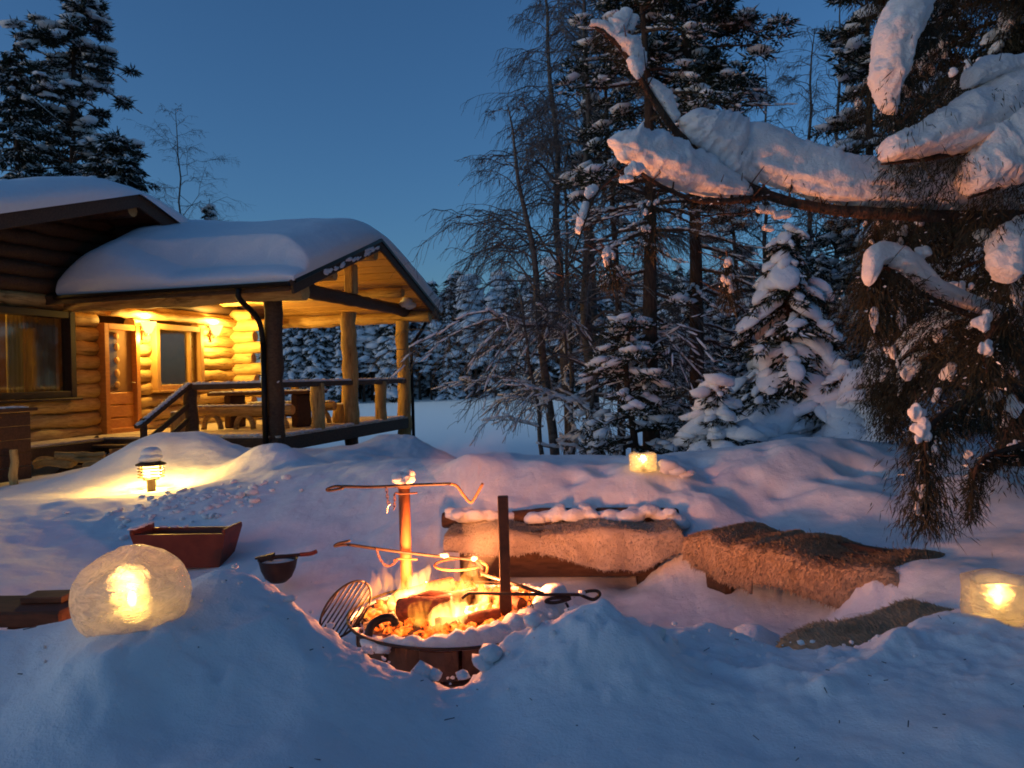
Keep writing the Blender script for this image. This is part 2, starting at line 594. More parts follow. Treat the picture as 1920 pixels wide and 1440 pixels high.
def blobs(centers, radii, dirs=None, seed=0, level=1, lump=0.16, flat_bottom=0.0):
    """Many lumpy ellipsoids at once: centres (B,3), radii (B,3), x axes dirs (B,3)."""
    rng = np.random.default_rng(seed)
    C = np.asarray(centers, float).reshape(-1, 3)
    Bn = len(C)
    Rr = np.broadcast_to(np.asarray(radii, float), (Bn, 3))
    bv, bf = ico(level)
    V = np.repeat(bv[None], Bn, 0)
    d = np.zeros((Bn, len(bv)))
    for s in (1.7, 3.1, 5.3):
        k = rng.normal(size=(Bn, 1, 3)) * s
        d += np.sin((V * k).sum(-1) + rng.uniform(0, 6.28, (Bn, 1))) / s * 1.7
    V = V * (1 + lump * d[..., None])
    if flat_bottom:
        V[..., 2] = np.where(V[..., 2] < 0, V[..., 2] * (1 - flat_bottom), V[..., 2])
    V = V * Rr[:, None, :]
    if dirs is None:
        a = rng.uniform(0, 6.28, Bn)
        dirs = np.stack([np.cos(a), np.sin(a), np.zeros(Bn)], -1)
    X = np.asarray(dirs, float)
    X = X / (np.linalg.norm(X, axis=1)[:, None] + 1e-9)
    Y = np.cross(np.array([0, 0, 1.0])[None], X)
    bad = np.linalg.norm(Y, axis=1) < 0.05
    Y[bad] = np.array([0, 1.0, 0])
    Y /= np.linalg.norm(Y, axis=1)[:, None]
    Z = np.cross(X, Y)
    W = V[..., 0:1] * X[:, None] + V[..., 1:2] * Y[:, None] + V[..., 2:3] * Z[:, None] + C[:, None]
    Fo = (bf[None] + (np.arange(Bn) * len(bv))[:, None, None]).reshape(-1, 3)
    return W.reshape(-1, 3), Fo


def blades(base, tip, width, seed=0, mid=0.4):
    """Many thin diamond blades (needle sprays, fur tufts): base (N,3), tip (N,3), width (N) or scalar."""
    rng = np.random.default_rng(seed)
    base, tip = np.asarray(base, float), np.asarray(tip, float)
    n = len(base)
    D = tip - base
    side = np.cross(D, rng.normal(size=(n, 3)))
    side /= np.linalg.norm(side, axis=1)[:, None] + 1e-9
    w = (np.asarray(width) * np.ones(n))[:, None] * 0.5
    m = base + D * mid
    V = np.stack([base, m + side * w, tip, m - side * w], 1).reshape(-1, 3)
    i = np.arange(n)[:, None] * 4
    return V, np.concatenate([i + np.array([[0, 1, 2]]), i + np.array([[0, 2, 3]])])


def lathe(profile, n=24, center=(0, 0, 0)):
    pr = np.asarray(profile, float)
    a = np.arange(n) * 2 * PI / n
    V = np.stack([pr[:, 0:1] * np.cos(a), pr[:, 0:1] * np.sin(a), np.repeat(pr[:, 1:2], n, 1)], -1).reshape(-1, 3) + np.array(center)
    k = len(pr)
    i = np.arange(k - 1)[:, None] * n
    j = np.arange(n)[None]
    j2 = (j + 1) % n
    return V, np.stack([i + j, i + j2, i + n + j2, i + n + j], -1).reshape(-1, 4)


# value-gradient noise on arrays, for the ground
_rs = np.random.default_rng(11)
_PERM = _rs.permutation(512)
_G2 = _rs.normal(size=(512, 2))
_G2 /= np.linalg.norm(_G2, axis=1)[:, None]


def perlin(x, y):
    xi, yi = np.floor(x).astype(int), np.floor(y).astype(int)
    xf, yf = x - xi, y - yi
    u, v = xf ** 3 * (xf * (xf * 6 - 15) + 10), yf ** 3 * (yf * (yf * 6 - 15) + 10)

    def g(ix, iy, fx, fy):
        h = _PERM[(_PERM[ix & 511] + iy) & 511]
        return _G2[h, 0] * fx + _G2[h, 1] * fy
    a, b = g(xi, yi, xf, yf), g(xi + 1, yi, xf - 1, yf)
    c, d = g(xi, yi + 1, xf, yf - 1), g(xi + 1, yi + 1, xf - 1, yf - 1)
    return (a + (b - a) * u) + ((c + (d - c) * u) - (a + (b - a) * u)) * v


def fbm(x, y, octaves=4, gain=0.5):
    s, a = 0.0, 1.0
    for _ in range(octaves):
        s = s + a * perlin(x, y)
        x, y, a = x * 2.03 + 7.1, y * 2.03 + 3.7, a * gain
    return s


def point_light(name, loc, col, watts, radius=0.05):
    ld = bpy.data.lights.new(name, 'POINT')
    ld.color = col
    ld.energy = watts
    ld.shadow_soft_size = radius
    return link(name, ld, None, loc)


def spot_down(name, loc, col, watts, angle, radius=0.05):
    ld = bpy.data.lights.new(name, 'SPOT')
    ld.color = col
    ld.energy = watts
    ld.shadow_soft_size = radius
    ld.spot_size = angle
    ld.spot_blend = 0.5
    return link(name, ld, None, loc)

# ------------------------------------------------------------------ the snow-covered ground
CTRL = []      # (x, y, z) of the snow surface


def g(*rows):
    for x, y, d in rows:
        CTRL.append(tuple(px(x, y, d)))


def gw(*rows):
    CTRL.extend(rows)


# near bank: its face towards the eye
g((-200, 1440, 1.9), (200, 1440, 1.9), (480, 1440, 1.9), (800, 1440, 2.08), (1150, 1440, 2.08), (1500, 1440, 2.0), (1920, 1440, 1.95), (2200, 1440, 1.95),
  (0, 1320, 2.12), (300, 1300, 2.15), (560, 1300, 2.22), (840, 1345, 2.34), (1000, 1300, 2.40), (1200, 1320, 2.4), (1500, 1330, 2.35), (1800, 1290, 2.4), (2150, 1260, 2.4))
# its crest
g((-250, 1180, 2.45), (-100, 1180, 2.45), (0, 1182, 2.45), (70, 1172, 2.45), (150, 1160, 2.45), (250, 1140, 2.5), (330, 1118, 2.5), (385, 1100, 2.5), (450, 1096, 2.52), (520, 1116, 2.54), (590, 1162, 2.56),
  (640, 1190, 2.58), (690, 1222, 2.58), (740, 1262, 2.6), (790, 1262, 2.6), (840, 1280, 2.6), (890, 1268, 2.62), (925, 1222, 2.66), (970, 1196, 2.7), (1020, 1172, 2.74), (1080, 1142, 2.78), (1135, 1150, 2.8), (1180, 1185, 2.8),
  (1250, 1215, 2.75), (1345, 1250, 2.7), (1400, 1236, 2.75), (1460, 1216, 2.82), (1530, 1203, 2.88), (1590, 1215, 2.85), (1640, 1194, 2.9), (1700, 1175, 2.98), (1790, 1152, 3.05), (1860, 1152, 3.0), (1950, 1160, 3.0), (2150, 1150, 3.0))
g((245, 1174, 2.17), (180, 1198, 2.20), (310, 1192, 2.21), (1870, 1165, 2.8), (1800, 1190, 2.75), (1950, 1190, 2.75), (1560, 1270, 2.5), (1680, 1260, 2.55))
# the hollow behind it round the fire
for X in (-1.6, -1.25, -0.9, -0.6, -0.3, 0.0, 0.25):
    gw((X, 2.98, 0.30), (X, 3.3, 0.2))
gw((-2.2, 3.0, 0.45), (-3.0, 3.0, 0.6), (-2.2, 3.6, 0.3), (-3.2, 4.0, 0.42), (-2.6, 5.0, 0.3), (-4.2, 4.6, 0.5), (-4.4, 3.2, 0.7))
gw((-0.3, 4.1, 0.2), (-0.9, 4.1, 0.2), (0.4, 4.2, 0.2), (-0.3, 4.8, 0.2), (-1.4, 4.4, 0.2), (-1.6, 5.2, 0.22), (0.9, 3.6, 0.25), (0.5, 3.3, 0.26), (0.3, 5.2, 0.2), (1.0, 4.6, 0.24), (0.5, 5.8, 0.2), (1.4, 5.3, 0.22), (-0.6, 5.6, 0.2), (1.0, 6.2, 0.2), (-0.3, 6.2, 0.2),
   (1.5, 4.2, 0.35), (2.0, 4.4, 0.35), (1.9, 4.9, 0.28), (1.2, 3.2, 0.42), (1.4, 3.7, 0.38))
g((1040, 1176, 2.98), (1080, 1156, 3.05), (1135, 1162, 3.05), (450, 1104, 2.72), (385, 1108, 2.72), (520, 1126, 2.74), (970, 1214, 2.9))
g((1180, 1190, 3.1), (1300, 1195, 3.3), (1420, 1175, 3.9))
# left slope from the hollow up to the lamp plateau
g((350, 1062, 6.8), (200, 1040, 6.9), (60, 1060, 6.4), (525, 1092, 6.0), (650, 1000, 6.9), (100, 1000, 7.3), (430, 1000, 7.2),
  (-100, 948, 8.0), (0, 945, 8.0), (80, 944, 8.0), (150, 942, 8.05), (220, 944, 8.1), (270, 940, 8.15), (340, 922, 8.2), (420, 912, 8.3), (480, 900, 8.4), (540, 886, 8.5), (600, 876, 8.6), (680, 870, 8.5), (750, 872, 8.2), (810, 874, 7.9),
  (285, 921, 9.1), (100, 920, 9.3), (20, 930, 9.2), (380, 905, 9.2), (0, 922, 10.3), (90, 900, 10.5), (160, 885, 10.8), (230, 858, 11.0))
gw((-9.5, 9.5, 0.45), (-12, 12, 0.5), (-12, 16, 0.5), (-12, 6, 0.5), (-7.6, 12.5, 0.5), (-8.2, 14.0, 0.3), (-9, 18, 0.2))
# mounds in front of the porch and the snow below its floor
g((265, 838, 10.8), (300, 827, 11.0), (345, 824, 11.0), (400, 828, 11.1), (440, 842, 11.3), (470, 862, 9.8), (520, 862, 9.7), (560, 872, 9.7), (430, 872, 9.9), (520, 848, 13.3), (420, 838, 13.2), (600, 862, 10.6))
gw((-5.6, 15.5, 0.45), (-4.2, 16.5, 0.35), (-2.5, 20.2, 0.1), (-6, 18, 0.2), (-3.4, 17, 0.42), (-5, 21, -0.3))
g((640, 858, 11.2), (680, 846, 12.0), (735, 828, 12.8), (700, 868, 10.0), (785, 846, 12.4), (835, 864, 11.0), (770, 866, 10.0))
# bank behind the benches
g((870, 862, 7.5), (910, 866, 7.4), (950, 872, 7.35), (1050, 880, 7.25), (1120, 886, 7.2), (1160, 884, 7.1), (1210, 884, 7.05), (1260, 880, 7.1), (1310, 880, 7.3), (1350, 872, 7.4), (1400, 850, 7.5), (1450, 835, 7.55), (1500, 828, 7.6), (1560, 824, 7.65), (1610, 828, 7.6), (1660, 845, 7.5), (1700, 870, 7.3), (1725, 905, 7.0),
  (1770, 898, 6.7), (1810, 893, 6.5), (1860, 893, 6.4), (1920, 905, 6.3), (2050, 900, 6.3), (2200, 880, 6.3))
g((860, 940, 7.0), (1000, 945, 6.75), (1120, 940, 6.7), (1250, 950, 6.6), (1330, 945, 6.7), (1400, 935, 6.8), (1500, 950, 6.5), (1600, 965, 6.2), (1700, 985, 5.9), (1780, 1000, 5.6), (780, 960, 7.0))
gw((0.1, 6.62, 0.74), (0.6, 6.62, 0.74), (1.1, 6.6, 0.74), (-0.4, 6.62, 0.70))
g((1250, 1040, 5.95), (1265, 1075, 5.85), (1290, 1010, 6.1))
# bank beside the second bench
g((1590, 1150, 4.25), (1640, 1100, 4.5), (1700, 1055, 4.75), (1780, 1030, 4.9), (1850, 1010, 5.0), (1950, 990, 5.1), (1690, 1130, 4.1), (1790, 1100, 4.1), (1900, 1050, 4.4), (2100, 1000, 4.5), (1760, 1150, 3.6))
gw((2.6, 5.45, 0.6), (1.75, 4.05, 0.50), (2.0, 3.75, 0.62), (1.5, 3.5, 0.55))
# behind the crests, down to the lake
gw((-1.5, 14, 0.2), (0.5, 10, 0.55), (2, 10, 0.6), (4, 10.5, 0.8), (6, 10, 0.9), (8, 9, 1.0), (12, 10, 1.1), (0, 14, 0.0), (3, 15, 0.3), (8, 16, 0.8), (14, 16, 1.2), (0, 20, -0.8), (-3, 24, -0.9), (4, 21, -0.3), (10, 22, 0.4), (16, 24, 1.0),
   (-14, 24, -0.2), (-8, 26, -0.8), (-3, 28, -1.65), (2, 28, -1.65), (7, 30, -1.2), (14, 32, -0.3), (20, 34, 0.4), (-10, 34, -1.7), (-20, 30, -0.4), (0, 40, -1.9), (10, 42, -1.8), (20, 45, -0.6), (-20, 45, -1.8), (28, 45, -0.2), (-28, 40, -0.6))
gw((0, -1, 0.9), (-6, -1, 0.8), (6, -1, 0.9), (0, 0.8, 0.9), (-3, 0.8, 0.85), (3, 0.8, 0.9), (-6, 3, 0.75), (6, 3, 1.0), (-8, 6, 0.6), (8, 5, 1.1), (12, -1, 1.0), (-12, -1, 0.7), (14, 5, 1.1), (5, 5.5, 0.95), (4.5, 7.5, 1.0), (-14, 2, 0.6), (0, -6, 0.9), (-14, -6, 0.8), (14, -6, 0.9))

_C = np.array(CTRL)
_c2 = 0.16 ** 2


def _phi(d2):
    return -np.sqrt(d2 + _c2)


_A = _phi(((_C[:, None, :2] - _C[None, :, :2]) ** 2).sum(-1))
_n = len(_C)
_Pm = np.hstack([np.ones((_n, 1)), _C[:, :2]])
_A[np.arange(_n), np.arange(_n)] += 0.010          # a little smoothing
_K = np.vstack([np.hstack([_A, _Pm]), np.hstack([_Pm.T, np.zeros((3, 3))])])
_W = np.linalg.solve(_K, np.concatenate([_C[:, 2], np.zeros(3)]))


def ground_base(X, Y):
    X, Y = np.asarray(X, float), np.asarray(Y, float)
    sh = X.shape
    x, y = X.ravel(), Y.ravel()
    out = _W[_n] + _W[_n + 1] * x + _W[_n + 2] * y
    for i in range(_n):
        out = out + _W[i] * _phi((x - _C[i, 0]) ** 2 + (y - _C[i, 1]) ** 2)
    return out.reshape(sh)


def ground_z(x, y):
    return float(ground_base(np.array([x]), np.array([y]))[0])


def axis(*spans):
    out = []
    for a, b, s in spans:
        n = max(1, int(round((b - a) / s)))
        out.extend(np.linspace(a, b, n, endpoint=False))
    out.append(spans[-1][1])
    return np.array(out)


def make_ground():
    xs = axis((-30, -12, 0.9), (-12, -5, 0.10), (-5, -2.2, 0.04), (-2.2, 2.4, 0.0135), (2.4, 4.2, 0.03), (4.2, 8, 0.1), (8, 30, 0.9))
    ys = axis((-6, 1.2, 0.25), (1.2, 3.3, 0.0125), (3.3, 7.8, 0.03), (7.8, 14, 0.05), (14, 24, 0.2), (24, 48, 0.8))
    X, Y = np.meshgrid(xs, ys)
    Z = ground_base(X, Y)
    # slope-dependent crumbling: broken crests and shovelled faces are rough, open faces smooth
    gy, gx = np.gradient(Z, ys, xs)
    steep = np.clip(np.hypot(gx, gy) * 0.9 - 0.35, 0, 1)
    near = np.clip(1 - (np.abs(Y - 2.75) / 0.5), 0, 1)
    rough = np.clip(steep + 0.55 * near * (1 - 0.4 * (X < -0.9)), 0, 1)
    Z = Z + 0.040 * fbm(X * 1.3, Y * 1.3, 3) + 0.014 * fbm(X * 4, Y * 4, 3)
    lum = fbm(X * 7.5 + 3, Y * 7.5, 3, 0.6)
    fine = fbm(X * 24, Y * 24 + 9, 3, 0.6)
    Z = Z + rough * (0.050 * np.maximum(lum, -0.25) + 0.014 * fine) + 0.0022 * fine
    # heaps thrown up before the porch and along the way to the lake
    for hx, hy, hd, hh, hr in ((250, 850, 10.6, .10, .5), (345, 835, 11.0, .05, .75), (410, 836, 11.0, .06, .5), (500, 862, 9.8, .16, .5), (560, 872, 9.6, .10, .35), (640, 866, 10.8, .14, .4), (675, 854, 11.6, .12, .35), (735, 836, 12.6, .14, .5), (785, 850, 12.2, .14, .5), (872, 872, 7.5, .03, .2), (1010, 882, 7.3, .05, .2), (1100, 890, 7.2, .05, .25),
                               (1380, 905, 7.1, .05, .2), (1430, 900, 7.1, .06, .15), (1480, 880, 7.3, .05, .2), (1540, 940, 6.7, .06, .2), (1330, 960, 6.6, .10, .25), (1620, 950, 6.4, .05, .2)):
        c = px(hx, hy, hd)
        Z = Z + hh * np.exp(-((((X - c.x) ** 2 + (Y - c.y) ** 2) / hr ** 2) ** 1.2)) * (1 + .25 * fbm(X * 3, Y * 3, 3))
    # old tracks and knocked-off ridges, each a low welt of snow
    for (x0, y0, d0), (x1, y1, d1), h, w in (
            ((180, 1340, 2.08), (500, 1168, 2.4), 0.022, 0.03), ((330, 1345, 2.08), (520, 1205, 2.33), 0.014, 0.02),
            ((0, 1325, 2.1), (230, 1350, 2.06), 0.02, 0.05), ((1540, 1300, 2.45), (1690, 1215, 2.8), 0.04, 0.04), ((1350, 1250, 2.68), (1560, 1275, 2.5), 0.03, 0.04),
            ((1470, 1350, 2.3), (1600, 1400, 2.15), 0.01, 0.05), ((1225, 1195, 2.95), (1245, 1240, 2.75), 0.035, 0.03), ((1130, 1230, 2.7), (1290, 1205, 2.9), 0.02, 0.03)):
        a, b = px(x0, y0, d0), px(x1, y1, d1)
        ax, ay, bx, by = a.x, a.y, b.x, b.y
        t = np.clip(((X - ax) * (bx - ax) + (Y - ay) * (by - ay)) / ((bx - ax) ** 2 + (by - ay) ** 2), 0, 1)
        wob = 0.03 * fbm(X * 5 + 1, Y * 5, 2)
        d = np.hypot(X - ax - t * (bx - ax) + wob, Y - ay - t * (by - ay) + wob)
        Z = Z + h * np.exp(-(d / w) ** 2) * (0.7 + 0.8 * fbm(X * 6, Y * 6 + 2, 2))
    # crumbly dug snow by the tub
    c = px(360, 948, 7.9)
    q = np.exp(-(((X - c.x) / 0.55) ** 2 + ((Y - c.y) / 0.35) ** 2))
    Z = Z + q * (0.07 * np.abs(fbm(X * 6, Y * 6, 3)) + 0.02)
    # boot prints across the hollow and the bank beyond
    rg = np.random.default_rng(4)
    for k in range(34):
        fx, fy = rg.uniform(0.2, 3.4), rg.uniform(6.7, 7.6)
        Z = Z - 0.05 * np.exp(-(((X - fx) / 0.11) ** 2 + ((Y - fy) / 0.09) ** 2))
    for k in range(26):
        fx, fy = rg.uniform(-2.2, 1.8), rg.uniform(5.0, 6.4)
        Z = Z - 0.025 * np.exp(-(((X - fx) / 0.09) ** 2 + ((Y - fy) / 0.07) ** 2))
    ny, nx = X.shape
    V = np.stack([X, Y, Z], -1).reshape(-1, 3)
    i = np.arange(ny - 1)[:, None] * nx
    j = np.arange(nx - 1)[None]
    Q = np.stack([i + j, i + j + 1, i + nx + j + 1, i + nx + j], -1).reshape(-1, 4)
    o = MB().add(V, Q).build("snow_ground", M['snow'])
    tag(o, "deep trampled snow with banked crests round the fire hollow", None, None, "structure")
    return o


make_ground()

LZ = CZ - 3.5
xs = np.linspace(-260, 260, 14)
ys = np.concatenate([np.linspace(10, 118, 10), np.linspace(122, 900, 6)])
Xl, Yl = np.meshgrid(xs, ys)
Vl = np.stack([Xl * (1 + (Yl > 150) * 3.0), Yl, np.full_like(Xl, LZ)], -1).reshape(-1, 3)
i_ = np.arange(len(ys) - 1)[:, None] * len(xs)
j_ = np.arange(len(xs) - 1)[None]
lake = MB().add(Vl, np.stack([i_ + j_, i_ + j_ + 1, i_ + len(xs) + j_ + 1, i_ + len(xs) + j_], -1).reshape(-1, 4)).build("lake", M['lake'])
tag(lake, "flat snow-covered frozen lake below the banks", None, None, "structure")
# far shore: low rise that carries the forest
xs = np.linspace(-190, 190, 60)
ys = np.array([114.0, 118, 124, 134, 150, 180, 240, 320])
zz = np.array([LZ - .3, LZ + .05, LZ + .5, LZ + 1.0, LZ + 1.8, LZ + 3.0, LZ + 5, LZ + 6])
Xs, Ys = np.meshgrid(xs, ys)
Zs = np.repeat(zz[:, None], len(xs), 1) + 0.3 * fbm(Xs * .1, Ys * .1, 2) * (Ys > 119)
i_ = np.arange(len(ys) - 1)[:, None] * len(xs)
j_ = np.arange(len(xs) - 1)[None]
hill = MB().add(np.stack([Xs, Ys + 2.0 * perlin(Xs * .07, Ys * 0), Zs], -1).reshape(-1, 3), np.stack([i_ + j_, i_ + j_ + 1, i_ + len(xs) + j_ + 1, i_ + len(xs) + j_], -1).reshape(-1, 4)).build("far_hill", M['lake'])
tag(hill, "low snowy rise of the far lake shore", None, None, "structure")

# ------------------------------------------------------------------ the log cabin with its porch
# cabin axes: x out of the gable wall (towards the porch end), y along the wall (away from the eye), z up
CAB = Vector((-8.22, 16.0, 0.0))
CROT = math.atan2(-0.245, 0.969)
_cm = Matrix.Translation(CAB) @ Matrix.Rotation(CROT, 4, 'Z')


def cw(x, y, z):
    return _cm @ Vector((x, y, z))


cabin = thing("log_cabin", "honey-lit log cabin with thick snow on its gabled roof and an open corner porch", "cabin", CAB, CROT)
rng = np.random.default_rng(5)


def log_mb(p0, p1, r, n=12, seed=0, wob=0.012, bulge=0.0):
    rg = np.random.default_rng(seed)
    p0, p1 = np.array(p0, float), np.array(p1, float)
    L = np.linalg.norm(p1 - p0)
    k = max(4, min(26, int(L / 0.22)))
    t = np.linspace(0, 1, k)[:, None]
    P = p0 * (1 - t) + p1 * t
    P[1:-1] += rg.normal(size=(k - 2, 3)) * wob
    rr = r * (1 + 0.05 * np.sin(t[:, 0] * rg.uniform(4, 9) + rg.uniform(0, 6)) + 0.02 * rg.normal(size=k))
    mb = MB()
    d = (p1 - p0) / L
    P2 = np.vstack([P[0] - d * 0.0, P[0] + d * 0.018, P[1:-1], P[-1] - d * 0.018, P[-1]])
    r2 = np.concatenate([[rr[0] * .90], [rr[0]], rr[1:-1], [rr[-1]], [rr[-1] * .90]])
    V, Fq = tube(P2, r2, n, True, 0.02, rg)
    mb.add(V, Fq[:-2], 0)
    mb.add(V, Fq[-2:], 1)
    return mb


OPEN = [(-4.05, -1.12, 1.72, 3.36), (-0.40, 0.60, 0.85, 3.22), (1.10, 2.76, 1.80, 3.28)]
course = 0.281
z = 0.72
k = 0
while z < 5.3:
    half = (5.46 - z) / 0.32
    a, b = -6.2, 4.62 if z < 3.7 else 4.4
    if z > 3.6:
        a, b = max(a, -0.66 - half), min(b, -0.66 + half)
    cuts = sorted((o[0], o[1]) for o in OPEN if o[2] - 0.05 < z < o[3] + 0.05)
    segs, p = [], a
    for c0, c1 in cuts:
        segs.append((p, c0))
        p = c1
    segs.append((p, b))
    for s0, s1 in segs:
        if s1 - s0 > 0.12:
            log_mb((-0.12, s0, z), (-0.12, s1, z), 0.150, seed=k).build("log", [M['log_y'] if z < 3.6 else M['dark_wood'], M['log_end']], cabin)  # gable shade is put into the colour of the upper logs
            k += 1
    z += course
# the cross wall's log ends at the porch corner, alternately long and short
z, j = 0.86, 0
while z < 3.7:
    out = 0.92 + 0.08 * math.sin(j * 2.1) if j % 2 else 0.56 + 0.05 * math.cos(j * 1.7)
    log_mb((-1.6, 4.26, z), (out, 4.26, z), 0.156, seed=100 + j).build("log", [M['log'], M['log_end']], cabin)
    z += course
    j += 1
# plate log over window and door
log_mb((0.06, -0.2, 3.46), (0.06, 4.3, 3.46), 0.10, seed=150).build("wall_plate", [M['log_y'], M['log_end']], cabin)
# room behind the panes
mb = MB()
mb.add([(-3, -6, .8), (-3, 4, .8), (-3, 4, 3.7), (-3, -6, 3.7), (-.3, -6, .8), (-.3, 4, .8), (-.3, 4, 3.7), (-.3, -6, 3.7)],
       [(0, 1, 2, 3), (0, 4, 5, 1), (3, 2, 6, 7), (0, 3, 7, 4), (1, 5, 6, 2)])
mb.build("room_wall", M['room'], cabin, smooth=False)


def frame_rect(y0, y1, z0, z1, w, d, x, mat, parent, name="frame"):
    m = MB()
    m.add(*chamfer_box((x, y0 + w / 2, (z0 + z1) / 2), (d, w, z1 - z0), .008))
    m.add(*chamfer_box((x, y1 - w / 2, (z0 + z1) / 2), (d, w, z1 - z0), .008))
    m.add(*chamfer_box((x, (y0 + y1) / 2, z1 - w / 2), (d - .006, y1 - y0 - 2 * w, w), .008))
    m.add(*chamfer_box((x, (y0 + y1) / 2, z0 + w / 2), (d - .006, y1 - y0 - 2 * w, w), .008))
    return m.build(name, mat, parent, smooth=False)


def pane(y0, y1, z0, z1, x, parent):
    MB().add(*chamfer_box((x, (y0 + y1) / 2, (z0 + z1) / 2), (.008, y1 - y0, z1 - z0), .001)).build("pane", M['pane'], parent, smooth=False)


# large dark-framed window beside the door
w1 = link("window", None, cabin)
frame_rect(-4.05, -1.12, 1.72, 3.36, 0.13, 0.22, 0.02, M['frame_dark'], w1)
MB().add(*chamfer_box((0.0, -2.75, 2.54), (.1, .07, 1.35), .006)).build("mullion", M['frame_dark'], w1, False)
pane(-3.92, -2.79, 1.85, 3.23, -0.02, w1)
pane(-2.71, -1.25, 1.85, 3.23, -0.02, w1)
MB().add(*chamfer_box((0.11, -2.6, 1.69), (.26, 3.0, .05), .008)).build("sill", M['frame_dark'], w1, False)


def curtain(y0, y1, mat, folds, parent, x=-.33):
    n = folds * 8
    yy = np.linspace(y0, y1, n)
    xx = x + 0.035 * np.sin(np.linspace(0, folds * 2 * PI, n))
    V = np.concatenate([np.stack([xx, yy, np.full(n, 1.35)], -1), np.stack([xx * .98, yy, np.full(n, 3.32)], -1)])
    i = np.arange(n - 1)[:, None]
    MB().add(V, np.concatenate([i, i + 1, i + 1 + n, i + n], 1)).build("curtain", mat, parent)


curtain(-2.24, -1.88, M['curtain_y'], 4, w1)
curtain(-1.86, -1.15, M['curtain_b'], 6, w1)
curtain(-4.0, -3.35, M['curtain_b'], 5, w1)
# light-framed window by the table
w2 = link("window", None, cabin)
frame_rect(1.10, 2.76, 1.80, 3.28, 0.12, 0.24, 0.03, M['frame_light'], w2)
MB().add(*chamfer_box((0.02, 2.36, 2.54), (.1, .07, 1.22), .006)).build("mullion", M['frame_light'], w2, False)
pane(1.22, 2.32, 1.92, 3.16, 0.0, w2)
pane(2.40, 2.64, 1.92, 3.16, 0.0, w2)
MB().add(*chamfer_box((0.13, 1.93, 1.77), (.26, 1.75, .05), .008)).build("sill", M['frame_light'], w2, False)
curtain(1.2, 1.42, M['curtain_b'], 3, w2)
# door: frame, tall pane with a carved strip, three stacked panels
dr = link("door", None, cabin)
frame_rect(-0.40, 0.60, 0.93, 3.20, 0.12, 0.22, 0.03, M['door'], dr)
for i in range(3):
    MB().add(*chamfer_box((0.03, 0.10, 1.13 + i * 0.265), (.07, .75, .25), .03)).build("panel", M['door'], dr, False)
MB().add(*chamfer_box((0.0, 0.10, 2.44), (.05, .76, 1.28), .006)).build("door_leaf", M['room'], dr, False)
MB().add(*chamfer_box((0.045, -0.10, 2.44), (.008, .26, 1.2), .001)).build("pane", M['pane'], dr, False)
for i, zz in enumerate((2.95, 2.72, 2.45, 2.18, 1.95)):
    V, Fq = blobs([(0.05, 0.02, zz)], [(.03, .07, .07 + .02 * (i % 2))], [(1, 0, 0)], i, 2, 0.05)
    MB().add(V, Fq).build("carving", M['log_end'], dr)
MB().add(*tube([(0.07, 0.42, 1.98), (0.14, 0.42, 1.98), (0.14, 0.30, 1.98)], .014, 8)).build("handle", M['brass'], dr)

point_light("room_light", cw(-1.2, -2.9, 3.1), (1.0, 0.58, 0.15), 170.0, .15)

# porch floor, posts, rails
DX, DY0, DY1, DZ = 4.44, -1.14, 5.26, 0.95
n = 32
for i in range(n):
    y0 = DY0 + (DY1 - DY0) * i / n
    bw = (DY1 - DY0) / n
    MB().add(*chamfer_box((DX / 2 + .02, y0 + bw / 2, DZ - .02 + 0.003 * math.sin(i * 2.3)), (DX - .04, bw - .012, .04), .004)).build("floor_board", M['deck'], cabin, False)
for i in range(6):
    MB().add(*chamfer_box((.06 + .125 * i, -3.1, DZ - .025), (.112, 3.9, .04), .004)).build("floor_board", M['deck'], cabin, False)
for c, s in (((DX - .06, 2.06, DZ - .17), (.14, 6.44, .25)), ((DX / 2 - .03, DY0 + .04, DZ - .17), (DX - .22, .14, .25)), ((DX / 2, DY1 - .07, DZ - .17), (DX - .25, .14, .25)), ((.72, -3.1, DZ - .16), (.08, 3.9, .22)), ((2.3, 2.0, DZ - .16), (.12, 6.2, .22))):
    MB().add(*chamfer_box(c, s, .012)).build("floor_beam", M['dark_wood'], cabin, False)
POSTS = [(4.30, -1.00, .45, .165), (4.30, 2.06, .95, .17), (4.30, 5.12, .0, .17), (0.42, 5.12, .3, .17)]
for i, (x, y, z0, r) in enumerate(POSTS):
    rough = log_mb((x, y, z0), (x + .01, y, 3.40), r, 14, 200 + i, 0.014)
    rough.build("post", [M['dark_wood'] if i == 0 else M['log_z'], M['log_end']], cabin)
for x, y, z0 in ((4.30, 2.06, .2), (1.0, -1.05, .3), (4.3, 5.12, -.1)):
    log_mb((x, y, z0), (x, y, .82), .15, 10, 230 + int(y)).build("stub_post", [M['dark_wood'], M['log_end']], cabin)
for i, y in enumerate((0.55, 3.62)):
    log_mb((4.32, y, .95), (4.32, y, 1.87), .14, 12, 240 + i).build("rail_post", [M['log_z'], M['log_end']], cabin)
log_mb((2.60, -1.06, .6), (2.60, -1.06, 1.89), .12, 12, 245).build("rail_post", [M['dark_wood'], M['log_end']], cabin)
log_mb((1.2, 5.1, .95), (1.2, 5.1, 1.87), .12, 12, 246).build("rail_post", [M['log_z'], M['log_end']], cabin)
log_mb((2.7, 5.1, .95), (2.7, 5.1, 1.87), .12, 12, 247).build("rail_post", [M['log_z'], M['log_end']], cabin)
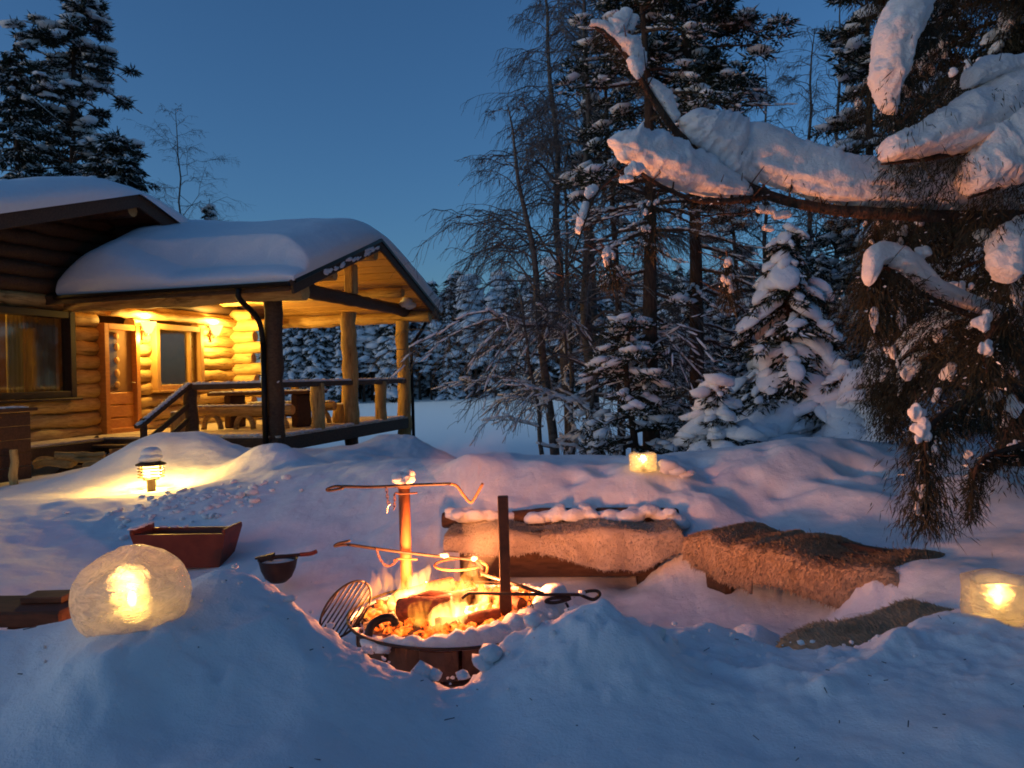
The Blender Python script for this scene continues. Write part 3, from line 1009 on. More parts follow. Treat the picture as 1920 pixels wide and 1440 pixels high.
for c, s in (((4.34, 2.06, 1.855), (.17, 6.2, .10)), ((3.45, -1.06, 1.855), (1.9, .17, .10)), ((2.35, 5.12, 1.852), (3.7, .15, .10))):
    rl = MB().add(*chamfer_box(c, s, .012)).build("rail", M['dark_wood'], cabin, False)
    L = max(s[0], s[1])
    k = int(L / .10)
    pts = [(c[0] + (t if s[0] > s[1] else 0), c[1] + (0 if s[0] > s[1] else t), c[2] + .06) for t in np.linspace(-L / 2 + .05, L / 2 - .05, k)]
    V, Fq = blobs(pts, np.array([(.11, .072, .040)] * k) * np.random.default_rng(3).uniform(.8, 1.15, (k, 1)), [((1, 0, 0) if s[0] > s[1] else (0, 1, 0))] * k, 3, 1, .1)
    MB().add(V, Fq).build("rail_snow", M['tree_snow'], rl)
# snow blown along the floor's edge
pts = [(4.36, y, .955) for y in np.arange(-.7, 5.0, .13)] + [(x, -1.05, .955) for x in np.arange(2.8, 4.2, .13)]
V, Fq = blobs(pts, np.random.default_rng(8).uniform(.7, 1.2, (len(pts), 1)) * np.array([(.12, .07, .035)]), None, 9, 1, .15)
tag(MB().add(V, Fq).build("floor_snow", M['tree_snow'], cabin), kind="stuff")

# steps with a sloping handrail
for i in range(4):
    MB().add(*chamfer_box((1.55, -1.34 - .27 * i, .80 - .16 * i), (1.9, .27, .05), .006)).build("step", M['dark_wood'], cabin, False)
for x in (.62, 2.50):
    V, Fq = chamfer_box((0, 0, 0), (.07, 1.45, .22), .01)
    a = R(31)
    V = V @ np.array([[1, 0, 0], [0, math.cos(a), math.sin(a)], [0, -math.sin(a), math.cos(a)]])
    MB().add(V + np.array([x, -1.75, .52]), Fq).build("stringer", M['dark_wood'], cabin, False)
hr = []
for dz, hgt, mat, w in ((0.0, .07, 'dark_wood', .17), (-.36, .10, 'dark_wood', .05), (-.62, .10, 'dark_wood', .05)):
    V, Fq = chamfer_box((0, 0, 0), (w, 1.52, hgt), .012)
    a = R(27)
    V = V @ np.array([[1, 0, 0], [0, math.cos(a), math.sin(a)], [0, -math.sin(a), math.cos(a)]])
    hr.append(MB().add(V + np.array([2.60, -1.78, 1.56 + dz]), Fq).build("handrail", M[mat], cabin, False))
pts = [(2.60, -1.78 + t * math.cos(R(27)), 1.60 + t * math.sin(R(27))) for t in np.linspace(-.72, .70, 15)]
V, Fq = blobs(pts, (.075, .07, .025), [(0, math.cos(R(27)), math.sin(R(27)))] * 15, 5, 1, .08)
MB().add(V, Fq).build("rail_snow", M['tree_snow'], hr[0])
MB().add(*chamfer_box((2.60, -2.32, .88), (.09, .09, .95), .01)).build("rail_post", M['dark_wood'], cabin, False)

# roof timbers
RY, RZ, SL = 2.03, 4.90, 0.353
for y in (-1.14, 5.22):
    log_mb((-.1, y, 3.50), (5.04, y, 3.50), .155, 12, 260 + int(y)).build("eave_beam", [M['log'] if y > 0 else M['log'], M['log_end']], cabin)
log_mb((4.40, -1.25, 3.66), (4.40, 5.5, 3.66), .145, 12, 270).build("tie_beam", [M['dark_wood'], M['log_end']], cabin)
log_mb((-.1, RY, 4.63), (5.0, RY, 4.63), .14, 12, 271).build("ridge_beam", [M['log'], M['log_end']], cabin)
MB().add(*chamfer_box((4.40, RY, 4.12), (.2, .30, .66), .02)).build("king_post", M['log_z'], cabin, False)
V, Fq = blobs([(4.62, 4.62, 3.82), (4.62, 4.85, 3.80)], [(.16, .20, .12)], None, 4, 2, .2)
MB().add(V, Fq).build("beam_snow", M['tree_snow'], cabin)
for y in (0.3, 3.76):
    log_mb((-.1, y, RZ - .31 - SL * abs(y - RY)), (4.9, y, RZ - .31 - SL * abs(y - RY)), .12, 10, 272 + int(y)).build("purlin", [M['log'], M['log_end']], cabin)
RX0, RX1, EV = -2.6, 5.08, 3.68
sl_len = EV * math.sqrt(1 + SL * SL)
ca = math.atan(SL)


def slope_box(cx, along, lenx, w, th, side, dz, b=.006, y_ridge=RY, z_ridge=RZ, ang=ca):
    """A board on a roof slope: its middle 'along' metres down from the ridge."""
    V, Fq = chamfer_box((0, 0, 0), (lenx, w, th), b)
    a = -side * ang
    V = V @ np.array([[1, 0, 0], [0, math.cos(a), math.sin(a)], [0, -math.sin(a), math.cos(a)]])
    return V + np.array([cx, y_ridge + side * along * math.cos(ang), z_ridge - along * math.sin(ang) + dz]), Fq


roof = link("roof", None, cabin)
for side in (-1, 1):
    MB().add(*slope_box((RX0 + RX1) / 2, sl_len / 2, RX1 - RX0, sl_len, .07, side, 0.0)).build("roof_deck", M['dark_wood'], roof, False)
    nb = 12
    for i in range(nb):
        w = sl_len / nb
        MB().add(*slope_box(2.5, (i + .5) * w, 5.04, w - .028, .03, side, -.062 - .002 * (i % 3), .005)).build("ceiling_board", M['board'], roof, False)
    MB().add(*slope_box(RX1 + .02, sl_len / 2 + .02, .06, sl_len + .06, .24, side, -.07, .01)).build("barge_board", M['dark_wood'], roof, False)
    MB().add(*slope_box(RX1 + .06, sl_len / 2, .03, sl_len, .07, side, .02, .006)).build("drip_edge", M['gutter'], roof, False)
    MB().add(*chamfer_box((2.5, RY + side * (EV + .02), RZ - SL * EV - .06), (5.12, .04, .17), .008)).build("fascia", M['dark_wood'], roof, False)
    pr = [(-.06, .0), (-.055, -.045), (-.02, -.075), (.02, -.075), (.055, -.045), (.06, .0)]
    m = MB()
    V = np.array([[xx, RY + side * (EV + .11) + a_, RZ - SL * EV + .0 + b_] for xx in (.3, 5.10) for a_, b_ in pr])
    m.add(V, [(i, i + 1, i + 7, i + 6) for i in range(5)])
    gt = m.build("gutter", M['gutter'], roof)
# patches of snow stuck on the barge board
rg = np.random.default_rng(12)
tt = rg.uniform(.2, 2.9, 40)
V, Fq = blobs(np.stack([np.full(40, RX1 + .065), RY - tt * math.cos(ca), RZ - tt * math.sin(ca) - rg.uniform(.03, .13, 40)], -1), np.array([(.12, .015, .04)]) * rg.uniform(.4, 1.2, (40, 1)),
              [(0, -math.cos(ca), -math.sin(ca))] * 40, 2, 1, .2)
tag(MB().add(V, Fq).build("clinging_snow", M['tree_snow'], roof), kind="stuff")
# downpipes
m = MB().add(*tube(smooth_path([(4.12, RY - EV - .11, RZ - SL * EV - .07), (4.12, RY - EV - .09, 3.36), (4.16, -1.36, 3.12), (4.20, -1.24, 2.92), (4.22, -1.21, 2.6)], 18), .05, 10)).add(*tube([(4.22, -1.21, 2.62), (4.22, -1.21, .55)], .05, 10))
m.build("downpipe", M['gutter'], cabin)
m = MB().add(*tube(smooth_path([(4.7, RY + EV + .11, RZ - SL * EV - .07), (4.7, RY + EV + .05, 3.36), (4.6, 5.42, 3.0), (4.45, 5.34, 2.8)], 14), .045, 8)).add(*tube([(4.45, 5.34, 2.82), (4.45, 5.34, .1)], .045, 8))
m.build("downpipe", M['gutter'], cabin)


def roof_snow(x0, x1, y0, y1, yr, zr, sl, tmax, name, parent, seed, step=False, drift=None):
    nx, ny = 90, 110
    s = np.sin(np.linspace(-1, 1, nx) * PI / 2)
    t = np.sin(np.linspace(-1, 1, ny) * PI / 2)
    S, T = np.meshgrid(s, t)
    X = (x0 + x1) / 2 + S * (x1 - x0) / 2
    Y = (y0 + y1) / 2 + T * (y1 - y0) / 2
    base = zr - sl * np.abs(Y - yr) + .037
    smooth = zr - sl * (np.sqrt((Y - yr) ** 2 + .9 ** 2) - .35) + .03
    ex = np.minimum(X - x0, x1 - X)
    ey = np.minimum(Y - y0, y1 - Y)
    e = np.clip(ex / .95, 0, 1)
    f = np.clip(ey / .30, 0, 1)
    edge = np.sqrt(np.clip(1 - (1 - e) ** 2.4, 0, 1)) * np.sqrt(np.clip(1 - (1 - f) ** 2.2, 0, 1))
    th = np.full_like(X, tmax) * (1 + .10 * fbm(X * .5 + seed, Y * .5, 2))
    if step:
        yy = Y - (y0 + .58 + .10 * fbm(X * .7, X * 0 + seed, 2) - .06 * (X - 3))
        up = np.clip(yy / .09, 0, 1)
        up = np.sqrt(1 - (1 - up) ** 2)
        blend = np.clip((X - 1.2) / 1.5, 0, 1)
        th = th * (1 - blend * (1 - (.22 + .78 * up)))
    if drift is not None:
        th = th + drift(X, Y)
    Z = np.maximum(smooth + th * edge + .02 * fbm(X * 2, Y * 2, 2), base) * (edge > .001) + base * (edge <= .001)
    # snow bellies out over the edges
    out = np.clip(1 - ex / .25, 0, 1) * np.clip((Z - base) / .25, 0, 1) * .08
    X = X + out * np.sign(S)
    out = np.clip(1 - ey / .25, 0, 1) * np.clip((Z - base) / .25, 0, 1) * .07
    Y = Y + out * np.sign(T)
    V = np.stack([X, Y, Z], -1).reshape(-1, 3)
    i = np.arange(ny - 1)[:, None] * nx
    j = np.arange(nx - 1)[None]
    Q = np.stack([i + j, i + j + 1, i + nx + j + 1, i + nx + j], -1).reshape(-1, 4)
    return MB().add(V, Q).build(name, M['roof_snow'], parent)


roof_snow(.30, 5.14, RY - EV - .06, RY + EV + .06, RY, RZ, SL, .70, "roof_snow", roof, 3.0, True,
          lambda X, Y: .42 * np.clip(1 - X / 2.6, 0, 1) ** 1.3 * np.clip((Y + 1.5) / 1.2, 0, 1))
# the cabin's own roof, ridge at right angles to the wall
HY, HZ, HS = -0.66, 5.60, 0.32
ha = math.atan(HS)
roof2 = link("roof", None, cabin)
for side, ln in ((-1, 6.6), (1, 3.1)):
    MB().add(*slope_box(-3.4, ln / 2, 9.2, ln, .08, side, 0, .006, HY, HZ, ha)).build("roof_deck", M['dark_wood'], roof2, False)
    for i in range(int(ln / .3)):
        MB().add(*slope_box(.55, (i + .5) * .3, 1.28, .286, .03, side, -.066 - .002 * (i % 3), .005, HY, HZ, ha)).build("soffit_board", M['dark_wood'], roof2, False)
    MB().add(*slope_box(1.22, ln / 2, .06, ln + .04, .26, side, -.08, .01, HY, HZ, ha)).build("barge_board", M['dark_wood'], roof2, False)
log_mb((-2, HY, HZ - .26), (1.1, HY, HZ - .26), .14, 10, 300).build("ridge_beam", [M['dark_wood'], M['log_end']], cabin)
log_mb((-2, -4.2, HZ - .30 - HS * 3.54), (1.1, -4.2, HZ - .30 - HS * 3.54), .14, 10, 301).build("purlin", [M['dark_wood'], M['log_end']], cabin)
roof_snow(-8, 1.32, HY - 6.3, HY + 3.0, HY, HZ, HS, .50, "roof_snow", roof2, 8.0)

# wall lamps, table, benches, stumps on the porch
for i, (y, zz, lab) in enumerate(((0.80, 3.16, "glowing cup-shaped wall lamp between the cabin door and the porch window"), (3.18, 3.22, "glowing cup-shaped wall lamp by the log ends at the cabin corner"))):
    t = thing("wall_lamp", lab, "lamp", cw(0.05, y, zz), CROT, "wall lamps on the cabin")
    MB().add(*chamfer_box((0.02, 0, -.16), (.05, .10, .22), .01)).build("back_plate", M['brass'], t, False)
    MB().add(*tube([(0.03, 0, -.17), (0.12, 0, -.16), (.15, 0, -.10)], .015, 8)).build("arm", M['brass'], t)
    MB().add(*lathe([(.001, -.12), (.055, -.12), (.09, -.06), (.165, .13), (.155, .13), (.08, -.05), (.001, -.10)], 20, (.15, 0, 0))).build("lamp_shade", M['shade'], t)
    p = cw(0.27, y, zz + .19)
    point_light("wall_lamp_light", p, (1.0, 0.60, 0.13), 190.0, .08)
    p = cw(0.30, y, zz - .22)
    point_light("wall_lamp_light", p, (1.0, 0.60, 0.13), 150.0, .08)

tb = thing("porch_table", "heavy plank table with snow on its top on the cabin porch", "table", cw(2.7, 1.35, DZ), CROT)
for i in range(3):
    MB().add(*chamfer_box((0, -.28 + .28 * i, .735), (2.4, .265, .07), .012)).build("top_plank", M['brown_plank'], tb, False)
for x in (-.8, .8):
    lg = MB().add(*chamfer_box((x, 0, .35), (.16, .60, .70), .03)).build("leg", M['brown_plank'], tb, False)
MB().add(*chamfer_box((0, 0, .30), (1.5, .10, .16), .01)).build("stretcher", M['brown_plank'], tb, False)
V, Fq = blobs([(x, y, .775) for x in np.arange(-1.1, 1.15, .16) for y in (-.27, 0, .27)], (.14, .17, .02), None, 6, 1, .1)
MB().add(V, Fq).build("table_snow", M['tree_snow'], tb)
for i, (y, lab) in enumerate(((0.40, "log bench with arched legs on the near side of the porch table"), (2.2, "log bench with arched legs between the porch table and the far rail"))):
    t = thing("porch_bench", lab, "bench", cw(2.75, y, DZ), CROT, "benches at the porch table")
    log_mb((-1.1, 0, .40), (1.1, 0, .40), .11, 10, 320 + i).build("seat", [M['log'], M['log_end']], t)
    for x in (-.75, 0.0, .75):
        a = np.linspace(0, PI, 10)
        pts = [(x + .20 * math.cos(q), 0, .02 + .30 * math.sin(q)) for q in a]
        MB().add(*tube(pts, .055, 8)).build("leg", M['log'], t)
    V, Fq = blobs([(x, 0, .51) for x in np.arange(-1, 1.05, .14)], (.12, .10, .025), [(1, 0, 0)] * 15, 7, 1, .1)
    MB().add(V, Fq).build("bench_snow", M['tree_snow'], t)
for x, y, h, r, lab in ((1.72, -.25, .42, .17, "squat log stump seat beside the porch stairs"), (3.72, 2.75, .42, .20, "log stump seat near the middle porch post"), (3.55, 3.5, .55, .13, "slim upright log stump by the far porch rail")):
    t = thing("stump_seat", lab, "stump", cw(x, y, DZ), CROT, "log stumps on the porch")
    log_mb((0, 0, 0), (0, 0, h), r, 14, int(x * 100)).build("stump", [M['log_z'], M['log_end']], t)
    V, Fq = blobs([(0, 0, h)], [(r * .95, r * .95, .03)], None, 3, 2, .08)
    MB().add(V, Fq).build("stump_snow", M['tree_snow'], t)

# things in the dark below the walkway
b = px(22, 800, 11.4)
bx = thing("storage_box", "dark brown plank storage box with a dusting of snow on its lid", "box", (b.x - .40, b.y, .55), CROT)
for i in range(5):
    MB().add(*chamfer_box((0, -.36, .11 + i * .20), (.95, .035, .19), .008)).build("plank", M['brown_plank'], bx, False)
for i in range(5):
    MB().add(*chamfer_box((.46, 0, .11 + i * .20), (.035, .68, .19), .008)).build("plank", M['brown_plank'], bx, False)
MB().add(*chamfer_box((0, 0, 1.05), (1.08, .84, .05), .01)).build("lid", M['brown_plank'], bx, False)
V, Fq = blobs([(x, y, 1.08) for x in np.arange(-.45, .5, .16) for y in (-.3, -.1, .1, .3)], (.13, .13, .022), None, 6, 1, .12)
MB().add(V, Fq).build("lid_snow", M['tree_snow'], bx)
p = px(36, 872, 11.2)
o = log_mb((0, 0, -.3), (0, 0, .24), .055, 10, 5).build("wooden_stake", [M['log_z'], M['log_end']], None, loc=(p.x + .05, p.y - .2, p.z))
tag(o, "short reddish stake in the snow beside the plank storage box", "stake")
p = px(105, 868, 12.6)
pts = [(.30 * math.cos(a) * (1 + .05 * k), .22 * math.sin(a), .10 + .03 * k + .03 * math.sin(3 * a)) for k in range(3) for a in np.linspace(0, 2 * PI, 22)]
o = MB().add(*tube(pts, .035, 7)).build("coiled_rope", M['log'], None, loc=(p.x, p.y, p.z - .12))
tag(o, "pale rope coiled below the cabin walkway", "rope")
p = px(165, 868, 12.4)
rg = np.random.default_rng(21)
for i in range(7):
    c = Vector((p.x + rg.uniform(-.5, .45), p.y + rg.uniform(-.15, .2), p.z - .02 + .07 * (i % 3)))
    a = rg.uniform(-.5, .5)
    d = np.array([math.cos(a), math.sin(a), rg.uniform(-.1, .1)]) * .24
    o = log_mb(-d, d, rg.uniform(.04, .065), 8, 330 + i).build("split_log", [M['log'], M['log_end']], None, loc=c)
    tag(o, "split firewood lying in the dark below the cabin walkway", "firewood", "firewood below the walkway")
p = px(222, 856, 12.0)
o = MB().add(*lathe([(.0, 0), (.10, 0), (.13, .22), (.12, .22), (.09, .02), (0, .02)], 16)).build("orange_bucket", M['orange_leaf'], None, loc=(p.x, p.y, p.z - .1))
tag(o, "small orange bucket half sunk in snow below the stairs", "bucket")

# ------------------------------------------------------------------ the fire pit
FC = Vector((-0.31, 4.07, 0.20))
pit = thing("fire_pit", "round stone fire pit with snow lying on its rim", "fire pit", FC)
rg = np.random.default_rng(31)
for row in range(3):
    ns = 17
    for i in range(ns):
        a0 = 2 * PI * (i + .5 * (row % 2)) / ns
        a1 = a0 + 2 * PI / ns - .035
        z0, z1 = row * .155 + rg.uniform(0, .012), row * .155 + .148 - rg.uniform(0, .012)
        n = 4
        V = []
        ro, ri = .545 + rg.uniform(-.03, .025), .40
        for zz in (z0, z1):
            for r_ in (ri, ro):
                for q in range(n):
                    a = a0 + (a1 - a0) * q / (n - 1)
                    e = .012 if q in (0, n - 1) and r_ == ro else 0
                    V.append(((r_ - e) * math.cos(a), (r_ - e) * math.sin(a), zz + rg.uniform(-.004, .004)))
        Fq = []
        for q in range(n - 1):
            Fq += [(n + q, n + q + 1, 3 * n + q + 1, 3 * n + q), (q + 1, q, 2 * n + q, 2 * n + q + 1), (2 * n + q, 3 * n + q, 3 * n + q + 1, 2 * n + q + 1), (q, q + 1, n + q + 1, n + q)]
        Fq += [(0, n, 3 * n, 2 * n), (n - 1, 3 * n - 1, 4 * n - 1, 2 * n - 1)]
        MB().add(V, Fq).build("stone", M['stone'], pit, False)
MB().add(*tube([(.575 * math.cos(a), .575 * math.sin(a), .475) for a in np.linspace(0, 2 * PI, 60)], .0075, 6)).build("rim_hoop", M['iron'], pit)
MB().add(*lathe([(.001, .475), (.2, .475), (.36, .468), (.50, .455)], 40)).build("ash_bed", M['ash'], pit)
MB().add(*lathe([(.47, 0), (.47, .452), (.44, .455)], 40)).build("light_leak_liner", M['char'], pit)  # added liner that stops firelight leaking between the stones
for k_ in range(12):
    a_ = -PI / 2 + rg.uniform(-.8, .8)
    V, Fq = blobs([(.575 * math.cos(a_), .575 * math.sin(a_), rg.choice([.15, .305, .44]) + rg.uniform(-.02, .02))], [(.06 * rg.uniform(.5, 1.3), .03, .022)], [(-math.sin(a_), math.cos(a_), 0)], k_, 2, .25)
    MB().add(V, Fq).build("clinging_snow", M['bough_snow'], pit)
# snow lying on the rim, melted back where it is hottest
na, nr = 160, 14
A, Rr = np.meshgrid(np.linspace(0, 2 * PI, na, endpoint=False), np.linspace(0, 1, nr))
right = .5 + .5 * np.cos(A - R(-25))
front = .5 + .5 * np.cos(A + PI / 2)
hot = np.clip(.5 + .5 * np.cos(A - R(150)), 0, 1)
thick = .022 + .075 * right ** 2 + .02 * front - .07 * hot ** 2 - .012 + .030 * fbm(np.cos(A) * 9, np.sin(A) * 9, 3) + .012 * fbm(np.cos(A) * 6, np.sin(A) * 6, 3)
inner = .505 - .13 * right ** 3 + .02 * fbm(np.cos(A) * 5 + 3, np.sin(A) * 5, 3)
rr = inner + (.562 - inner) * Rr
zz = .462 + np.maximum(thick, -.03) * np.sqrt(np.clip(1 - (2 * Rr - 1) ** 2, 0, 1)) ** .8 + .008 * fbm(np.cos(A) * rr * 40, np.sin(A) * rr * 40, 2) * (Rr > 0) * (Rr < 1)
V = np.stack([rr * np.cos(A), rr * np.sin(A), zz], -1).reshape(-1, 3)
i_ = np.arange(nr - 1)[:, None] * na
j_ = np.arange(na)[None]
j2_ = (j_ + 1) % na
MB().add(V, np.stack([i_ + j_, i_ + na + j_, i_ + na + j2_, i_ + j2_], -1).reshape(-1, 4)).build("rim_snow", M['bough_snow'], pit)
V, Fq = blobs([(.50 * math.cos(a), .50 * math.sin(a), .50 + .05 * h) for a, h in ((-.35, .9), (-.2, 1.1), (-.05, .9), (.12, .8), (-.5, .6), (-.7, .3))],
              [(.085, .06, .05)] * 6, None, 5, 2, .18)
tag(MB().add(V, Fq).build("rim_snow", M['bough_snow'], pit), kind="stuff")
# embers spread over the ash
pts = []
for k in range(260):
    a, r_ = rg.uniform(0, 2 * PI), .48 * math.sqrt(rg.uniform(0, 1))
    pts.append((r_ * math.cos(a), r_ * math.sin(a), .475 + rg.uniform(0, .02)))
V, Fq = blobs(pts, rg.uniform(.012, .034, (260, 3)), None, 4, 1, .3)
em = MB().add(V, Fq).build("embers", M['ember'], pit)
tag(em, kind="stuff")


def fp(x, y, z):
    return Vector((FC.x + x, FC.y + y, FC.z + z))


# logs in the fire: each its own
for i, (a, b, r, mat, lab) in enumerate((
        ((-.30, -.12, .47), (-.02, -.16, .50), .060, 'hot_log', "fat charred log glowing dull red at the front of the fire"),
        ((-.26, .02, .47), (.10, -.06, .52), .045, 'char', "charred log lying behind the fat red log in the fire"),
        ((-.10, -.26, .44), (.22, -.20, .46), .035, 'hot_log', "thin glowing log at the front lip of the fire"),
        ((-.36, .12, .46), (-.05, .26, .50), .04, 'char', "blackened log at the back of the fire beneath the tall post"),
        ((.16, .20, .43), (.33, .0, .45), .036, 'char', "blackened log leaning towards the square iron post in the fire"),
        )):
    o = log_mb(Vector(a) + Vector((0, 0, .05)), Vector(b) + Vector((0, 0, .05)), r, 12, 400 + i, .006).build("fire_log", [M[mat], M[mat]], None, loc=FC)
    tag(o, lab, "log", "burning logs in the fire pit")


def flame(x0, yb, yt, w, d, core=False, lean=0.0, seed=0):
    rg = np.random.default_rng(500 + seed)
    b, t = px(x0, yb, d), px(x0 + lean, yt, d)
    h = t.z - b.z
    r = w / F * d * .5
    k = 12
    s = np.linspace(0, 1, k)
    P = np.stack([(t.x - b.x) * s + .25 * r * np.sin(s * 5 + rg.uniform(0, 6)), .25 * r * np.sin(s * 4 + rg.uniform(0, 6)), h * s], -1)
    rad = r * (1.35 * np.sqrt(s + .05) * (1 - s) ** 1.25 + .02)
    V, Fq = tube(P, rad, 10, True, .06, rg)
    return MB().add(V, Fq).build("flame", M['flame_core' if core else 'flame'], fire, loc=tuple(b - FC))


fire = thing("campfire_flames", "bright yellow campfire flames rising among the charred logs", "fire", FC)
FL = [(rq_x, rq_y, rq_y - h_, w_, d_, False, l_) for rq_x, rq_y, h_, w_, d_, l_ in ((845, 1160, 84, 20, 4.02, 8), (858, 1165, 100, 18, 3.95, -6), (876, 1168, 92, 20, 3.93, 10), (895, 1170, 76, 18, 3.95, 8), (912, 1165, 70, 16, 4.05, -4), (822, 1150, 60, 16, 4.12, 6), (800, 1140, 52, 16, 4.2, -6), (772, 1130, 58, 18, 4.26, 8), (735, 1130, 54, 18, 4.28, -4), (705, 1138, 46, 16, 4.15, 6), (690, 1152, 34, 14, 4.02, 4), (725, 1160, 40, 16, 3.98, -6), (780, 1180, 36, 18, 3.86, 6), (820, 1186, 34, 20, 3.82, 8), (880, 1188, 44, 22, 3.82, 6), (905, 1184, 48, 18, 3.86, 6))]
for i, a in enumerate(((868, 1182, 1072, 74, 3.98, True, 4), (890, 1176, 1080, 66, 4.02, True, 6), (852, 1150, 1052, 40, 4.10, False, 14), (838, 1135, 1068, 34, 4.18, False, -4), (905, 1165, 1074, 44, 4.12, False, 2),
                       (925, 1170, 1100, 60, 3.95, False, 4), (815, 1130, 1072, 30, 4.22, False, -10), (720, 1130, 1072, 60, 4.30, False, 10), (690, 1150, 1092, 60, 4.12, False, 12), (752, 1125, 1072, 44, 4.34, False, 6),
                       (790, 1130, 1082, 80, 4.25, True, 4), (675, 1150, 1108, 44, 4.05, False, 10), (712, 1172, 1116, 52, 3.98, False, 12), (800, 1186, 1148, 110, 3.86, False, 0), (850, 1190, 1160, 130, 3.82, True, 0),
                       (775, 1105, 1066, 22, 4.36, False, -8), (880, 1110, 1060, 24, 4.2, False, 8), (745, 1160, 1108, 60, 4.1, True, 4), (950, 1150, 1108, 30, 4.0, False, 6), *FL)):
    x0, yb, yt, w, d, core, lean = a
    flame(x0, yb - 18, yt - 26, w, d, core, lean, i)
point_light("fire_light", fp(.0, .0, .56), (1.0, 0.30, 0.085), 315.0, .06)
point_light("fire_light", fp(.02, .0, .70), (1.0, 0.30, 0.085), 66.0, .10)
point_light("fire_light", fp(-.26, .08, .565), (1.0, 0.30, 0.085), 90.0, .05)

# thin smoke over the fire
k = 16
s = np.linspace(0, 1, k)
P = np.stack([.02 + .10 * np.sin(s * 3.0) - .05 * s, .12 + .05 * np.sin(s * 4), .75 * s], -1)
V, Fq = tube(P, .06 + .20 * s, 14, True)
sm = MB().add(V, Fq).build("smoke", M['smoke'], None, loc=fp(.05, .0, .62))
tag(sm, "thin fire-lit smoke drifting up from the flames", "smoke", None, "stuff")

# the posts and their swinging irons
pb = px(762, 1104, 4.45)
PZ = 1.305
post1 = thing("pot_post", "round rusty iron post with a glowing snow cap behind the flames", "post", (pb.x, pb.y, .30))
MB().add(*tube([(0, 0, 0), (0, 0, PZ - .30)], .033, 16)).build("pole", M['rust'], post1)
MB().add(*tube([(0, 0, PZ - .03 - .30), (0, 0, PZ - .005 - .30)], .037, 16)).build("collar", M['rust_dark'], post1)
V, Fq = blobs([(0, 0, PZ - .30 + .022), (-.025, 0, PZ - .30 + .03), (.02, .01, PZ - .30 + .045)], [(.072, .062, .034), (.048, .044, .030), (.042, .04, .032)], None, 3, 3, .16)
MB().add(V, Fq).build("snow_cap", M['bough_snow'], post1)


def rod(pts, r, name, mat, parent=None, n=8, k=None):
    P = smooth_path(pts, k or len(pts) * 6)
    return MB().add(*tube(P, r, n)).build(name, mat, parent)


def chain(pts, parent, link_r=.011):
    P = smooth_path(pts, 60)
    seg = np.r_[0, np.cumsum(np.linalg.norm(np.diff(P, axis=0), axis=1))]
    m = MB()
    for i, sdist in enumerate(np.arange(0, seg[-1], link_r * 1.55)):
        c = np.array([np.interp(sdist, seg, P[:, q]) for q in range(3)])
        c2 = np.array([np.interp(sdist + .005, seg, P[:, q]) for q in range(3)])
        t = (c2 - c) / (np.linalg.norm(c2 - c) + 1e-9)
        sd = np.cross(t, [0, 1.0, 0.2] if i % 2 else [1.0, .2, 0])
        sd /= np.linalg.norm(sd) + 1e-9
        m.add(*tube([c + t * link_r * math.cos(a) + sd * link_r * .55 * math.sin(a) for a in np.linspace(0, 2 * PI, 9)], .0026, 4, False))
    return m.build("chain", M['rust_dark'], parent)


D1 = 4.42
u1 = thing("pot_hook", "long iron pot hook with a bent end hung on the snow-capped post", "hook", (0, 0, 0))
rod([px(640, 912, D1 - .05), px(700, 913, D1 - .05), px(762, 910, D1 - .05), px(845, 907, D1)], .0085, "bar", M['iron'], u1)
rod([px(843, 907, D1), px(856, 911, D1), px(868, 927, D1), px(879, 940, D1), px(887, 938, D1), px(905, 906, D1)], .0080, "hook", M['rust'], u1)
rod([px(642, 912, D1 - .05), px(628, 912, D1 - .05), px(613, 917, D1 - .05), px(618, 920, D1 - .05), px(644, 915, D1 - .05)], .0075, "handle", M['iron'], u1)
chain([px(724, 914, D1 - .06), px(726, 932, D1 - .06), px(728, 946, D1 - .06)], u1)
rod([px(732, 944, D1 - .06), px(727, 950, D1 - .06), px(725, 962, D1 - .06)], .0045, "snap_hook", M['chrome'], u1, 6)
rod([px(738, 930, D1 - .04), px(742, 924, D1 - .04), px(750, 926, D1 - .04), px(782, 924, D1 - .04)], .005, "pin", M['rust_dark'], u1, 6)
chain([px(740, 930, D1 - .05), px(739, 950, D1 - .05), px(738, 955, D1 - .05)], u1)
u2 = thing("pot_ring", "lower iron arm with a round pot ring held over the flames", "pot holder", (0, 0, 0))
rod([px(652, 1021, D1 - .05), px(700, 1028, D1 - .05), px(760, 1036, D1 - .03), px(830, 1044, D1), px(893, 1050, D1)], .0085, "bar", M['iron'], u2)
rod([px(655, 1021, D1 - .05), px(640, 1022, D1 - .05), px(627, 1024, D1 - .05), px(634, 1019, D1 - .05), px(656, 1014, D1 - .05)], .0075, "handle", M['iron'], u2)
c = px(860, 1058, D1)
MB().add(*tube([(c.x + .138 * math.cos(a), c.y + .138 * math.sin(a), c.z) for a in np.linspace(0, 2 * PI, 40)], .0065, 6)).build("ring", M['rust'], u2)
V, Fq = blobs([px(833, 1041, D1 - .02), px(889, 1047, D1 - .02)], [(.03, .02, .014), (.018, .018, .014)], None, 3, 2, .15)
MB().add(V, Fq).build("arm_snow", M['bough_snow'], u2)
chain([px(706, 1030, D1 - .06), px(712, 1048, D1 - .06), px(724, 1061, D1 - .06), px(738, 1057, D1 - .06), px(744, 1050, D1 - .06)], u2, .009)
rod([px(738, 1052, D1 - .05), px(745, 1048, D1 - .05), px(782, 1049, D1 - .05)], .005, "pin", M['rust'], u2, 6)

